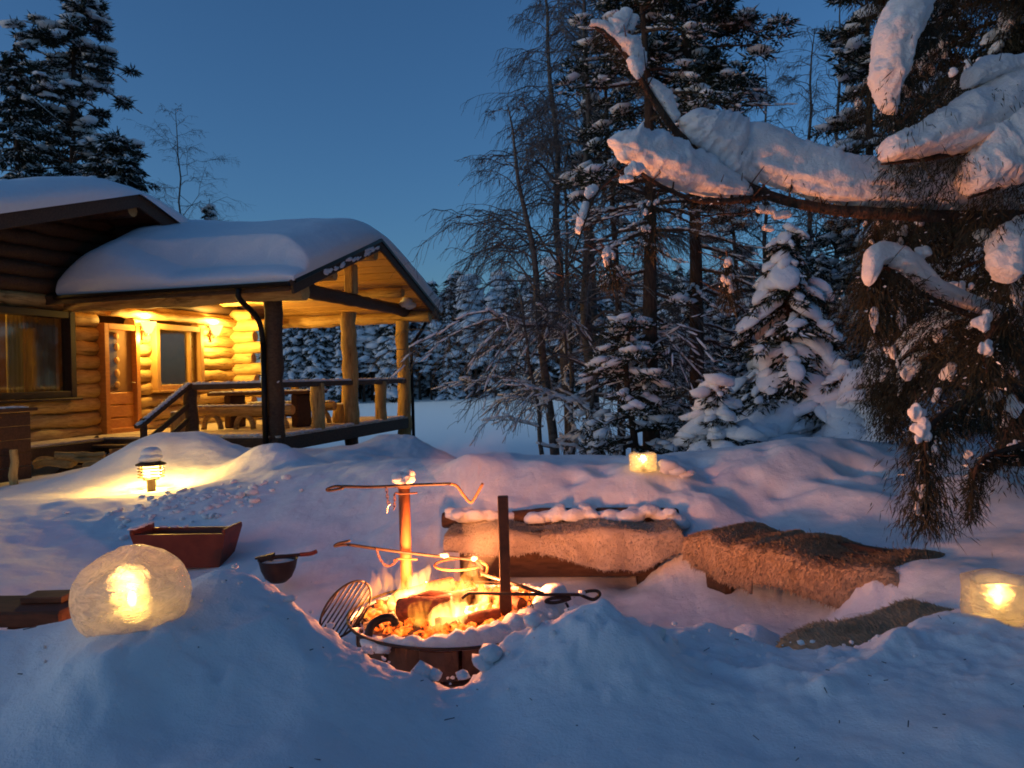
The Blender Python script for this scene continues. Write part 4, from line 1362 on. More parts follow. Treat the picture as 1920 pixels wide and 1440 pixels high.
qb = px(948, 1146, 3.92)
post2 = thing("iron_post", "dark square iron post standing in snow at the front of the fire", "post", (qb.x, qb.y, .30))
MB().add(*chamfer_box((0, 0, .4975), (.054, .054, .995), .004)).build("pole", M['rust_dark'], post2, False)
MB().add(*chamfer_box((0, 0, .46), (.064, .064, .10), .006)).build("sleeve", M['rust_dark'], post2, False)
D2 = 3.86
tg = thing("fire_tongs", "long iron fire tongs with looped handles resting against the square post", "tongs", (0, 0, 0))
rod([px(866, 1122, D2 + .05), px(876, 1114, D2 + .05), px(890, 1112, D2 + .04), px(960, 1114, D2 - .05), px(1040, 1115, D2 - .05), px(1088, 1115, D2 - .05)], .0085, "arm", M['iron'], tg)
rod([px(1088, 1115, D2 - .05), px(1100, 1109, D2 - .05), px(1118, 1108, D2 - .05), px(1124, 1115, D2 - .05), px(1113, 1124, D2 - .05), px(1098, 1120, D2 - .05), px(1088, 1115, D2 - .05)], .0085, "loop", M['iron'], tg)
rod([px(1070, 1121, D2 - .05), px(1035, 1122, D2 - .05), px(1023, 1128, D2 - .05), px(1040, 1130, D2 - .05), px(1062, 1125, D2 - .05), px(1070, 1121, D2 - .05)], .0085, "loop", M['iron'], tg)
V, Fq = blobs([px(1091, 1111, D2 - .05)], [(.018, .014, .010)], None, 3, 2, .15)
MB().add(V, Fq).build("handle_snow", M['bough_snow'], tg)
gr2 = thing("grill_arm", "iron grill arm slanting from the pot ring past the square post", "grill arm", (0, 0, 0))
rod([px(893, 1052, 4.3), px(905, 1066, 4.25), px(905, 1076, 4.2), px(948, 1090, 4.0), px(1018, 1113, 3.82)], .009, "arm", M['iron'], gr2)
rod([px(896, 1054, 4.3), px(912, 1060, 4.25), px(912, 1074, 4.22), px(902, 1078, 4.22)], .007, "bracket", M['rust'], gr2)
chain([px(992, 1118, D2 - .06), px(996, 1134, D2 - .06), px(1001, 1154, D2 - .06)], gr2)
c = px(1003, 1162, D2 - .06)
MB().add(*tube([(c.x + .018 * math.cos(a), c.y, c.z + .018 * math.sin(a)) for a in np.linspace(0, 2 * PI, 18)], .004, 6)).build("ring", M['rust_dark'], gr2)

# wire grill leaning on the pit
c = px(648, 1143, 3.92)
gq = thing("wire_grill", "small oval wire grill leaning on the side of the fire pit", "grill", c)
U = Vector((.085, .05, .125))
W = Vector((.075, .06, -.055))
m = MB().add(*tube([U * math.cos(a) + W * math.sin(a) for a in np.linspace(0, 2 * PI, 36)], .006, 6))
m.build("rim", M['iron'], gq)
for q in np.linspace(-.85, .85, 9):
    e = math.sqrt(1 - q * q)
    MB().add(*tube([W * q - U * e, W * q + U * e], .0045, 5)).build("wire", M['iron'], gq)
rod([W * 1.0, W * 1.5 + U * -.2, W * 2.0 + U * -.55, W * 2.3 + U * -.9], .007, "handle", M['iron'], gq)
o = rod([px(690, 1192, 3.62), px(697, 1172, 3.64), px(716, 1160, 3.66), px(735, 1159, 3.68), px(742, 1172, 3.68)], .020, "iron_hoop", M['black'], None, 10)
tag(o, "thick black iron handle arching over the front lip of the fire pit", "handle")


# ------------------------------------------------------------------ sheepskin benches
def fleece(p_left, p_right, depth, drop, mat, name, parent, seed, z=.68, rough=1.0, tufts=22000, tl=.020):
    """A skin over a seat: from its back edge over the front edge and down. p_left, p_right: the front edge (x, y)."""
    rg = np.random.default_rng(seed)
    a, b = np.array([p_left[0], p_left[1], 0.0]), np.array([p_right[0], p_right[1], 0.0])
    L = np.linalg.norm(b - a)
    ux = (b - a) / L
    uy = np.array([-ux[1], ux[0], 0])       # to the back
    nu, nv = 64, 30
    Us, Vs = np.meshgrid(np.linspace(0, 1, nu), np.linspace(0, 1, nv))
    drops = np.interp(Us, np.linspace(0, 1, len(drop)), drop)
    tot = depth + .08 + drops
    s = Vs * tot
    x = Us * L
    flat = np.clip(depth - s, 0, None)
    yb = flat
    hang = np.clip(s - depth, 0, None)
    rr = .06
    ang = np.clip(hang / rr, 0, PI / 2)
    y = yb - rr * np.sin(ang) - .015 * np.clip(hang - rr * PI / 2, 0, None)
    zz = z + .03 - rr * (1 - np.cos(ang)) - np.clip(hang - rr * PI / 2, 0, None)
    nz = fbm(Us * L * 5 + seed, Vs * 5, 3)
    zz = zz + .010 * rough * nz + .020 * np.sin(Us * 9 + seed) * np.clip(1 - hang / .1, 0, 1)
    y = y - (.014 * np.sin(Us * L * 14 + 2 * np.sin(Us * 5 + seed)) + .012 * nz) * np.clip(hang / .08, 0, 1) - .012 * fbm(Us * L * 12, Vs * 9 + seed, 2)
    e = np.minimum(Us, 1 - Us)
    zz = zz - .03 * np.exp(-e / .03)
    Pn = a + ux * x[..., None] + uy * y[..., None]
    Pn[..., 2] = zz
    V = Pn.reshape(-1, 3)
    i = np.arange(nv - 1)[:, None] * nu
    j = np.arange(nu - 1)[None]
    Q = np.stack([i + j, i + nu + j, i + nu + j + 1, i + j + 1], -1).reshape(-1, 4)
    o = MB().add(V, Q).build(name, mat, parent)
    md = o.modifiers.new("thickness", 'SOLIDIFY')
    md.thickness = .035
    md.offset = -1
    # wool
    ii, jj = rg.integers(0, nv - 1, tufts), rg.integers(0, nu - 1, tufts)
    f1, f2 = rg.uniform(0, 1, (tufts, 1)), rg.uniform(0, 1, (tufts, 1))
    p = Pn[ii, jj] * (1 - f1) + Pn[ii + 1, jj] * f1 + (Pn[ii, jj + 1] - Pn[ii, jj]) * f2
    dv = Pn[ii + 1, jj] - Pn[ii, jj]
    du = Pn[ii, jj + 1] - Pn[ii, jj]
    nr = np.cross(du, dv)
    nr /= np.linalg.norm(nr, axis=1)[:, None] + 1e-9
    nr *= np.sign(nr[:, 2:3] + .3 * (nr @ -uy)[:, None] + 1e-6)
    dv = dv / (np.linalg.norm(dv, axis=1)[:, None] + 1e-9)
    tip = p + (nr * .25 + dv * 1.0 + rg.normal(size=(tufts, 3)) * .35) * tl * rg.uniform(.5, 1.2, (tufts, 1))
    Vb, Fb = blades(p - nr * .004, tip, rg.uniform(.003, .007, tufts), seed)
    w = MB().add(Vb, Fb).build("wool", mat, o)
    tag(w, kind="stuff")
    return o


def bench(pl, pr, depth, z, label, rolls, legs=(.12, .88)):
    a, b = Vector((*pl, 0)), Vector((*pr, 0))
    u = (b - a).normalized()
    bk = Vector((-u.y, u.x, 0))
    t = thing("log_bench", label, "bench", (0, 0, 0))
    for i in range(3):
        o0 = a + bk * (depth * (i + .5) / 3)
        o1 = b + bk * (depth * (i + .5) / 3)
        log_mb((o0.x, o0.y, z - .06), (o1.x, o1.y, z - .06), depth / 6 + .008, 10, 600 + i).build("seat_log", [M['brown_plank'], M['brown_plank']], t)
    for q in legs:
        c = a.lerp(b, q) + bk * depth * .5
        MB().add(*chamfer_box((c.x, c.y, (z - .12 + .02) / 2), (.22, depth * .8, z - .14), .03, math.atan2(u.y, u.x))).build("leg", M['brown_plank'], t, False)
    return t


B1L, B1R = (-.56, 6.05), (1.27, 5.92)
b1 = bench(B1L, B1R, .42, .66, "low log bench behind the fire under two cream sheepskins", 0)
o = fleece((-.56, 6.03), (.22, 5.975), .42, [.06, .09, .10, .12, .12, .10, .09], M['fleece'], "sheepskin", None, 3, .665)
tag(o, "cream sheepskin with a short straight hem on the bench behind the iron posts", "sheepskin", "sheepskins on the benches")
o = fleece((.18, 5.96), (1.27, 5.90), .40, [.10, .14, .17, .22, .25, .24, .26, .22, .15, .10], M['fleece'], "sheepskin", None, 4, .675)
tag(o, "cream sheepskin with a long scalloped hem on the bench behind the fire", "sheepskin", "sheepskins on the benches")
MB().add(*chamfer_box((.36, 6.03, .45), (1.62, .035, .24), .01, math.atan2(-.13, 1.83))).build("front_board_shade", M['brown_plank'], b1, False)  # board at the left end; its run to the right stands in for shade
# backrest under a rolled skin
bt = thing("bench_backrest", "low log backrest along the snow bank under a crust of orange-lit snow", "backrest", (0, 0, 0))
log_mb((-.62, 6.55, .70), (1.35, 6.42, .70), .07, 10, 620).build("back_log", [M['brown_plank'], M['log_end']], bt)
nb_ = 70
tb_ = rg.uniform(0, 1, nb_)
pts = np.stack([-.62 + tb_ * 2.05, 6.50 - tb_ * .14 + rg.normal(size=nb_) * .035, .735 + .03 * np.sin(tb_ * 15) + rg.normal(size=nb_) * .018 - .10 * np.clip((tb_ - .85) / .15, 0, 1)], -1)
V, Fq = blobs(pts, rg.uniform(.6, 1.3, (nb_, 1)) * np.array([(.09, .065, .045)]), None, 8, 2, .18)
o = MB().add(V, Fq).build("back_snow", M['bough_snow'], bt)
md = o.modifiers.new("merge", 'REMESH')
md.mode = 'VOXEL'
md.voxel_size = .012
md.use_smooth_shade = True
md = o.modifiers.new("settle", 'SMOOTH')
md.iterations = 3

B2L, B2R = (1.28, 5.70), (2.18, 4.52)
b2 = bench(B2L, B2R, .60, .64, "log bench beside the snow mound under shaggy tan sheepskins", 0)
o = fleece((1.26, 5.72), (1.62, 5.25), .62, [.12, .18, .22, .24, .24], M['fleece_brown'], "sheepskin", None, 5, .68, tufts=14000, tl=.026)
tag(o, "shaggy tan sheepskin over the end of the bench beside the cream skins", "sheepskin", "sheepskins on the benches")
o = fleece((1.58, 5.30), (2.22, 4.46), .64, [.18, .18, .17, .20, .22, .22, .2], M['fleece_brown'], "sheepskin", None, 6, .67, tufts=26000, tl=.026)
tag(o, "long shaggy brownish sheepskin running under the snow bank by the clear ice lantern", "sheepskin", "sheepskins on the benches")
B3L, B3R = (1.22, 3.22), (2.06, 3.62)
b3 = bench((2.02, 3.98), (1.18, 3.50), .42, .60, "half-buried bench below the clear ice lantern with one olive-tan sheepskin", 0)
o = fleece((2.05, 3.98), (1.20, 3.50), .46, [.10, .14, .12, .12], M['fleece_olive'], "sheepskin", None, 7, .66, tufts=12000, tl=.022)
tag(o, "olive-tan sheepskin half buried in snow in front of the clear ice lantern", "sheepskin", "sheepskins on the benches")


# ------------------------------------------------------------------ ice lanterns
def candle(parent, z, h=.05, r=.022, fl=.022):
    MB().add(*lathe([(.001, 0), (r, 0), (r, h), (.001, h - .004)], 16, (0, 0, z))).build("candle", M['wax'], parent)
    V, Fq = blobs([(0, 0, z + h + fl * 1.1)], [(fl * .50, fl * .50, fl * .95)], None, 1, 2, .04)
    MB().add(V, Fq).build("candle_flame", M['candle'], parent)


c = px(247, 1116, 2.30)
gl = thing("ice_globe_lantern", "big milky ice globe lantern with a candle inside, set on the snow bank", "lantern", c)
bv, bf = ico(4)
nz = fbm(bv[:, 0] * 3 + 2 * bv[:, 2], bv[:, 1] * 3 - 2 * bv[:, 2], 4)
crust = np.clip((bv[:, 2] - .1) * 2, 0, 1)
Vo = bv * (1 + .03 * nz + .05 * crust * np.abs(fbm(bv[:, 0] * 7 + 4 * bv[:, 2], bv[:, 1] * 7, 3)))[:, None] * np.array([.166, .160, .146])
fn = np.array([-.34, -.42, .84])
fn /= np.linalg.norm(fn)
hd_ = (bv @ fn)
over = hd_ > .80
flat_ = bv - fn * (hd_ - .80)[:, None] + fn * (.05 * fbm(bv[:, 0] * 6 + 3 * bv[:, 2], bv[:, 1] * 6, 4) - .03)[:, None]
Vo = np.where(over[:, None], flat_ * np.array([.166, .160, .146]) * 1.03, Vo)
MB().add(Vo, bf).build("ice_shell", M['ice'], gl)
Vi = bv * np.array([.118, .112, .100]) + np.array([0, 0, -.004])
MB().add(Vi, bf[:, ::-1].copy()).build("ice_hollow", M['ice_hollow'], gl)
candle(gl, -.085, .045, .03, .026)
point_light("lantern_light", c + Vector((0, -.01, .03)), (1.0, 0.50, 0.13), 0.8, .02)


def ice_cylinder(x, y, d, r, h, label, watts, seed):
    b = px(x, y, d)
    t = thing("ice_lantern", label, "lantern", b)
    rg = np.random.default_rng(seed)
    n, prof = 40, [(.001, .02), (r * .98, .0), (r, h * .3), (r * .985, h * .7), (r, h * .96), (r * .96, h), (r * .80, h * .985), (r * .74, h * .9), (r * .72, h * .4), (r * .66, h * .16), (.001, h * .13)]
    V, Fq = lathe(prof, n)
    a = np.arctan2(V[:, 1], V[:, 0])
    wob = 1 + .02 * np.sin(3 * a + seed) + .02 * np.sin(7 * a + V[:, 2] * 40)
    V[:, 0] *= wob
    V[:, 1] *= wob
    V[:, 2] += .006 * np.sin(4 * a + seed) * (V[:, 2] > h * .6)
    MB().add(V, Fq).build("ice_wall", M['ice_clear'], t)
    candle(t, h * .15, .035, .025, .026)
    point_light("lantern_light", b + Vector((0, 0, h * .15 + .085)), (1.0, 0.50, 0.11), watts, .02)
    return t


ice_cylinder(1872, 1166, 3.0, .130, .172, "clear open-topped ice lantern glowing on the snow beside the olive-tan sheepskin", 1.7, 3)
t = ice_cylinder(1206, 882, 7.06, .125, .155, "small ice lantern glowing on top of the snow bank behind the benches", 6.0, 5)
c = px(1252, 882, 7.0)
V, Fq = blobs([(c.x, c.y, c.z + .03), (c.x + .08, c.y, c.z + .0), (c.x + .17, c.y + .03, c.z - .03)], [(.10, .09, .07), (.09, .07, .05), (.1, .07, .04)], None, 9, 2, .2)
o = MB().add(V, Fq).build("snow_lump", M['bough_snow'])
tag(o, "broken lump of snow beside the small ice lantern on the bank", "snow lump")

# garden lamp in the drift before the cabin
b = px(284, 926, 9.1)
gz = b.z
lm = thing("garden_lamp", "lit garden bollard lamp under a tall cap of snow in the drift before the cabin", "lamp", b)
MB().add(*lathe([(.05, -.4), (.05, .16), (.09, .17), (.09, .185), (.001, .185)], 18)).build("post", M['frame_dark'], lm)
MB().add(*lathe([(.001, .19), (.085, .19), (.09, .25), (.085, .34), (.001, .34)], 20)).build("glass", M['bulb'], lm)
for i in range(5):
    zz = .20 + .034 * i
    MB().add(*lathe([(.128, zz + .010), (.148, zz), (.148, zz + .005), (.128, zz + .014)], 22)).build("louvre", M['brass'], lm)
MB().add(*lathe([(.001, .39), (.10, .385), (.168, .355), (.168, .342), (.001, .342)], 22)).build("lamp_cap", M['frame_dark'], lm)
V, Fq = blobs([(0, 0, .42), (.01, 0, .48)], [(.135, .135, .06), (.11, .11, .07)], None, 4, 3, .07)
MB().add(V, Fq).build("snow_cap", M['bough_snow'], lm)
for dx_, dy_ in ((0, -.115), (.10, .055), (-.10, .055)):
    spot_down("garden_lamp_light", b + Vector((dx_, dy_, .31)), (1.0, 0.54, 0.10), 26.0, R(172), .03)
    point_light("garden_lamp_light", b + Vector((dx_, dy_, .305)), (1.0, 0.54, 0.10), 62.0, .03)

# tub, pot and axe, plank bench on the slope
tc_ = px(352, 1058, 6.75)
tb2 = thing("wooden_tub", "red-brown open tub with raised corners standing in the hollow", "tub", tc_, R(-4))


def trough(w, d, h, flare, th):
    lv = []
    for s_, z in ((0, 0.0), (1, h)):
        hw, hd = w / 2 - flare * (1 - s_), d / 2 - flare * .7 * (1 - s_)
        lv.append([(-hw, -hd, z), (hw, -hd, z), (hw, hd, z), (-hw, hd, z)])
    lift = .045
    top = [(x + math.copysign(.02, x), y, z + lift) for x, y, z in lv[1]]
    mid = []
    V = lv[0] + top
    inn = [(x * (1 - 2 * th / w), y * (1 - 2 * th / d), z) for x, y, z in top] + [(x * (1 - 2 * th / w), y * (1 - 2 * th / d), z + th) for x, y, z in lv[0]]
    V += inn
    Fq = [(3, 2, 1, 0)] + [(i, (i + 1) % 4, 4 + (i + 1) % 4, 4 + i) for i in range(4)] + [(4 + i, 4 + (i + 1) % 4, 8 + (i + 1) % 4, 8 + i) for i in range(4)] + [(8 + i, 8 + (i + 1) % 4, 12 + (i + 1) % 4, 12 + i) for i in range(4)] + [(12, 13, 14, 15)]
    return V, Fq


V, Fq = trough(.80, .34, .25, .06, .022)
MB().add(V, Fq).build("tub_body", M['tub'], tb2, False)
for sx in (-1, 1):
    MB().add(*chamfer_box((sx * .405, 0, .312), (.03, .36, .045), .008)).build("end_lip", M['tub'], tb2, False)
V, Fq = blobs([(-.405, y, .342) for y in np.linspace(-.15, .15, 7)] + [(.1 * i - .3, .165, .30) for i in range(3)], (.022, .05, .012), None, 5, 1, .15)
MB().add(V, Fq).build("lip_snow", M['tree_snow'], tb2)

p = px(522, 1092, 5.9)
pt = thing("iron_pot", "small black round-bottomed pot half full of snow on the slope", "pot", p)
MB().add(*lathe([(.001, .0), (.06, .005), (.10, .04), (.128, .10), (.145, .175), (.150, .18), (.138, .175), (.12, .11), (.09, .06), (.001, .03)], 24)).build("bowl", M['black'], pt)
MB().add(*lathe([(.001, .165), (.07, .163), (.132, .15)], 24)).build("pot_snow", M['tree_snow'], pt)
axe = thing("hatchet", "dark hatchet with a reddish grip lying across the black pot", "hatchet", (0, 0, 0))
za = p.z + .195
rod([(p.x - .10, p.y - .02, za), (p.x + .08, p.y + .01, za + .004), (p.x + .17, p.y + .02, za + .008)], .013, "handle", M['black'], axe)
rod([(p.x + .165, p.y + .02, za + .008), (p.x + .24, p.y + .025, za + .012), (p.x + .29, p.y + .03, za + .028)], .016, "grip", M['red_grip'], axe)
MB().add([(p.x - .17, p.y - .02, za - .012), (p.x - .03, p.y - .05, za - .02), (p.x - .03, p.y + .03, za - .02), (p.x - .17, p.y + .0, za - .012), (p.x - .17, p.y - .02, za + .002), (p.x - .03, p.y - .05, za + .030), (p.x - .03, p.y + .03, za + .030), (p.x - .17, p.y + .0, za + .002)],
         [(0, 3, 2, 1), (4, 5, 6, 7), (0, 1, 5, 4), (1, 2, 6, 5), (2, 3, 7, 6), (3, 0, 4, 7)]).build("axe_blade", M['black'], axe, False)

p = px(20, 1132, 4.35)
pb2 = thing("plank_bench", "dark brown plank bench sticking out behind the near snow bank", "bench", (p.x - .35, p.y, 0), R(-3))
MB().add(*chamfer_box((0, 0, p.z - .035), (1.52, .34, .085), .012)).build("seat_plank", M['brown_plank'], pb2, False)
for x in (-.5, .48):
    MB().add(*chamfer_box((x, 0, (p.z - .08) / 2 + .1), (.12, .28, p.z - .28), .02)).build("leg", M['brown_plank'], pb2, False)
o = MB().add(*chamfer_box((0, 0, 0), (.24, .16, .035), .006)).build("flat_board", M['dark_wood'], None, False, loc=(px(92, 1112, 4.38).x, 4.38, p.z + .026))
tag(o, "flat piece of dark board lying on the plank bench", "board")

# broken snow crumbs along the near crest
rg = np.random.default_rng(77)
pts, rad = [], []
for x0, x1, y0, d in ((430, 760, 1120, 2.55), (800, 1120, 1230, 2.68), (150, 420, 1160, 2.45), (1350, 1700, 1230, 2.8), (1120, 1340, 1215, 2.9)):
    a, b = px(x0, y0, d), px(x1, y0, d)
    for k in range(22):
        t = rg.uniform()
        x, y = a.x + (b.x - a.x) * t, d + rg.normal() * .11
        pts.append((x, y, 0))
        r = rg.uniform(.003, .009) * (1.5 if rg.uniform() < .10 else 1)
        rad.append((r * rg.uniform(.8, 1.4), r, r * .8))
c = px(365, 948, 7.9)
for k in range(130):
    pts.append((c.x + rg.normal() * .42, c.y + rg.normal() * .22, 0))
    r = rg.uniform(.015, .05)
    rad.append((r * 1.3, r, r * .7))
for x_, y_, d_, r_ in ((788, 1262, 2.6, .045), (812, 1270, 2.6, .028), (905, 1240, 2.63, .04), (925, 1226, 2.65, .05), (868, 1278, 2.6, .022), (1000, 1186, 2.73, .03), (1080, 1150, 2.78, .035), (690, 1226, 2.58, .02), (620, 1182, 2.56, .018), (545, 1136, 2.55, .02), (1225, 1205, 2.76, .04), (1262, 1200, 2.8, .02)):
    p_ = px(x_, y_, d_)
    pts.append((p_.x, p_.y, 0))
    rad.append((r_ * 1.25, r_, r_ * .8))
pts = np.array(pts)
pts[:, 2] = ground_base(pts[:, 0], pts[:, 1]) + .012
V, Fq = blobs(pts, np.array(rad), None, 5, 1, .22)
o = MB().add(V, Fq).build("snow_crumbs", M['bough_snow'])
tag(o, "crumbs of broken snow along the banked crests", None, None, "stuff")

# bark and twig bits dropped on the snow
rg = np.random.default_rng(55)
m = MB()
for k in range(150):
    if k < 90:
        x, y = rg.uniform(-1.6, 2.2), rg.uniform(1.9, 3.0)
    else:
        x, y = rg.uniform(-1.8, 1.4), rg.uniform(4.6, 6.0)
    z = ground_z(x, y) + .012
    a = rg.uniform(0, 6.28)
    l_ = rg.uniform(.004, .016) if k % 9 else .035
    m.add(*tube([(x, y, z), (x + math.cos(a) * l_, y + math.sin(a) * l_, z + .003)], .0016, 4))
tag(m.build("bark_crumbs", M['twig']), "specks of bark and twig lying on the snow", None, None, "stuff")

# ------------------------------------------------------------------ trees
def tree_root(name, label, cat, x, y, z, group=None, rz=0.0):
    return thing(name, label, cat, (x, y, z), rz, group)


def conifer_parts(h, rmax, seed, z0=.06, whorl=.34, nb=6, droop=.55, rise=.12, card=.16, cpb=60, snow=1.0, taper=.85, blob=.5, lvl=1, trunk_r=None, gap=0.0, wmul=1.0):
    """Spruce-like tree: trunk, needle sprays, snow pillows; all as MBs in local space."""
    rg = np.random.default_rng(seed)
    tr, nd_, sn = MB(), MB(), MB()
    R0 = trunk_r or h * .014 + .03
    k = 10
    s = np.linspace(0, 1, k)
    tr.add(*tube(np.stack([.06 * np.sin(s * 3 + seed), .06 * np.cos(s * 2 + seed), s * h], -1), R0 * (1 - s) + .012, 8))
    Bs, Ts, Ws, SC, SR, SD = [], [], [], [], [], []
    z = h * z0
    while z < h * .97:
        q = z / h
        L0 = rmax * (1 - (q - z0) / (1 - z0)) ** taper + .10
        for b in range(nb):
            if rg.uniform() < gap:
                continue
            L = L0 * rg.uniform(.72, 1.18)
            a = 2 * PI * (b + rg.uniform(-.35, .35)) / nb + z * 2.4
            zz = z + rg.uniform(-.5, .5) * whorl
            m = 9
            t = np.linspace(0, 1, m)
            dr = droop * rg.uniform(.7, 1.3)
            ca_, sa_ = math.cos(a), math.sin(a)
            rad = L * t
            hz = zz + L * (rise * t - dr * t ** 1.7 + .16 * t ** 4)
            P = np.stack([rad * ca_, rad * sa_, hz], -1)
            tr.add(*tube(P[::2], np.linspace(max(.008, R0 * .22), .004, 5), 4, False))
            n = int(cpb * 1.5 * (.35 + L / rmax))
            u = rg.uniform(.10, 1.0, n)
            wd = L * .30 * wmul * np.sin(np.clip(u, 0, 1) * PI * .85 + .25)
            off = rg.uniform(-1, 1, n) * wd
            base = np.stack([np.interp(u, t, P[:, q_]) for q_ in range(3)], -1)
            base += off[:, None] * np.array([-sa_, ca_, 0])
            base[:, 2] -= np.abs(off) * .35 + rg.uniform(0, .05, n)
            dirv = np.stack([ca_ * .5 - sa_ * np.sign(off) * .6, sa_ * .5 + ca_ * np.sign(off) * .6, np.full(n, -.55)], -1) + rg.normal(size=(n, 3)) * .35
            Bs.append(base)
            Ts.append(base + dirv * card * .8 * rg.uniform(.6, 1.4, (n, 1)))
            Ws.append(card * rg.uniform(.14, .30, n))
            if snow > 0:
                ns = max(2, int(L / (rmax * .12)))
                for e in range(ns):
                    if rg.uniform() > snow:
                        continue
                    u_ = .22 + .80 * (e + rg.uniform(.1, .9)) / ns
                    c = np.array([np.interp(u_, t, P[:, q_]) for q_ in range(3)])
                    c2 = np.array([np.interp(min(1, u_ + .1), t, P[:, q_]) for q_ in range(3)])
                    d = c2 - c
                    if np.linalg.norm(d) < 1e-6:
                        d = P[-1] - P[-2]
                    sz = blob * (.10 + .14 * (L / rmax)) * (.45 + 1.25 * rg.uniform(0, 1) ** 1.8)
                    lat = rg.uniform(-.6, .6) * L * .2
                    SC.append(c + np.array([-sa_ * lat, ca_ * lat, sz * .32 - abs(lat) * .2]))
                    SR.append((sz * rg.uniform(.9, 1.3), sz * rg.uniform(.7, 1.1), sz * .52))
                    SD.append(d)
        z += whorl * rg.uniform(.8, 1.2) * (1.15 - .6 * q)
    nd_.add(*blades(np.concatenate(Bs), np.concatenate(Ts), np.concatenate(Ws), seed))
    Ba, Ta, Wa = np.concatenate(Bs), np.concatenate(Ts), np.concatenate(Ws)
    if snow > 0:
        q_ = rg.uniform(0, 1, len(Ba)) < .42
        e_ = np.array([0, 0, card * .12])
        sn.add(*blades(Ba[q_] + e_, Ba[q_] * .35 + Ta[q_] * .65 + e_, Wa[q_] * 1.3, seed + 5))
    if SC:
        V, Fq = blobs(SC, np.array(SR) * .88, SD, seed, lvl, .28, .35)
        sn.add(V, Fq)
    return tr, nd_, sn


def conifer(name, label, x, y, z, h, rmax, seed, group=None, needle='needle', **kw):
    t = tree_root(name, label, "tree", x, y, z, group)
    tr, nd_, sn = conifer_parts(h, rmax, seed, **kw)
    tr.build("trunk", M['bark'], t)
    nd_.build("crown", M[needle], t, False)
    if sn.v:
        tag(sn.build("snow_load", M['tree_snow'], t), kind="stuff")
    return t


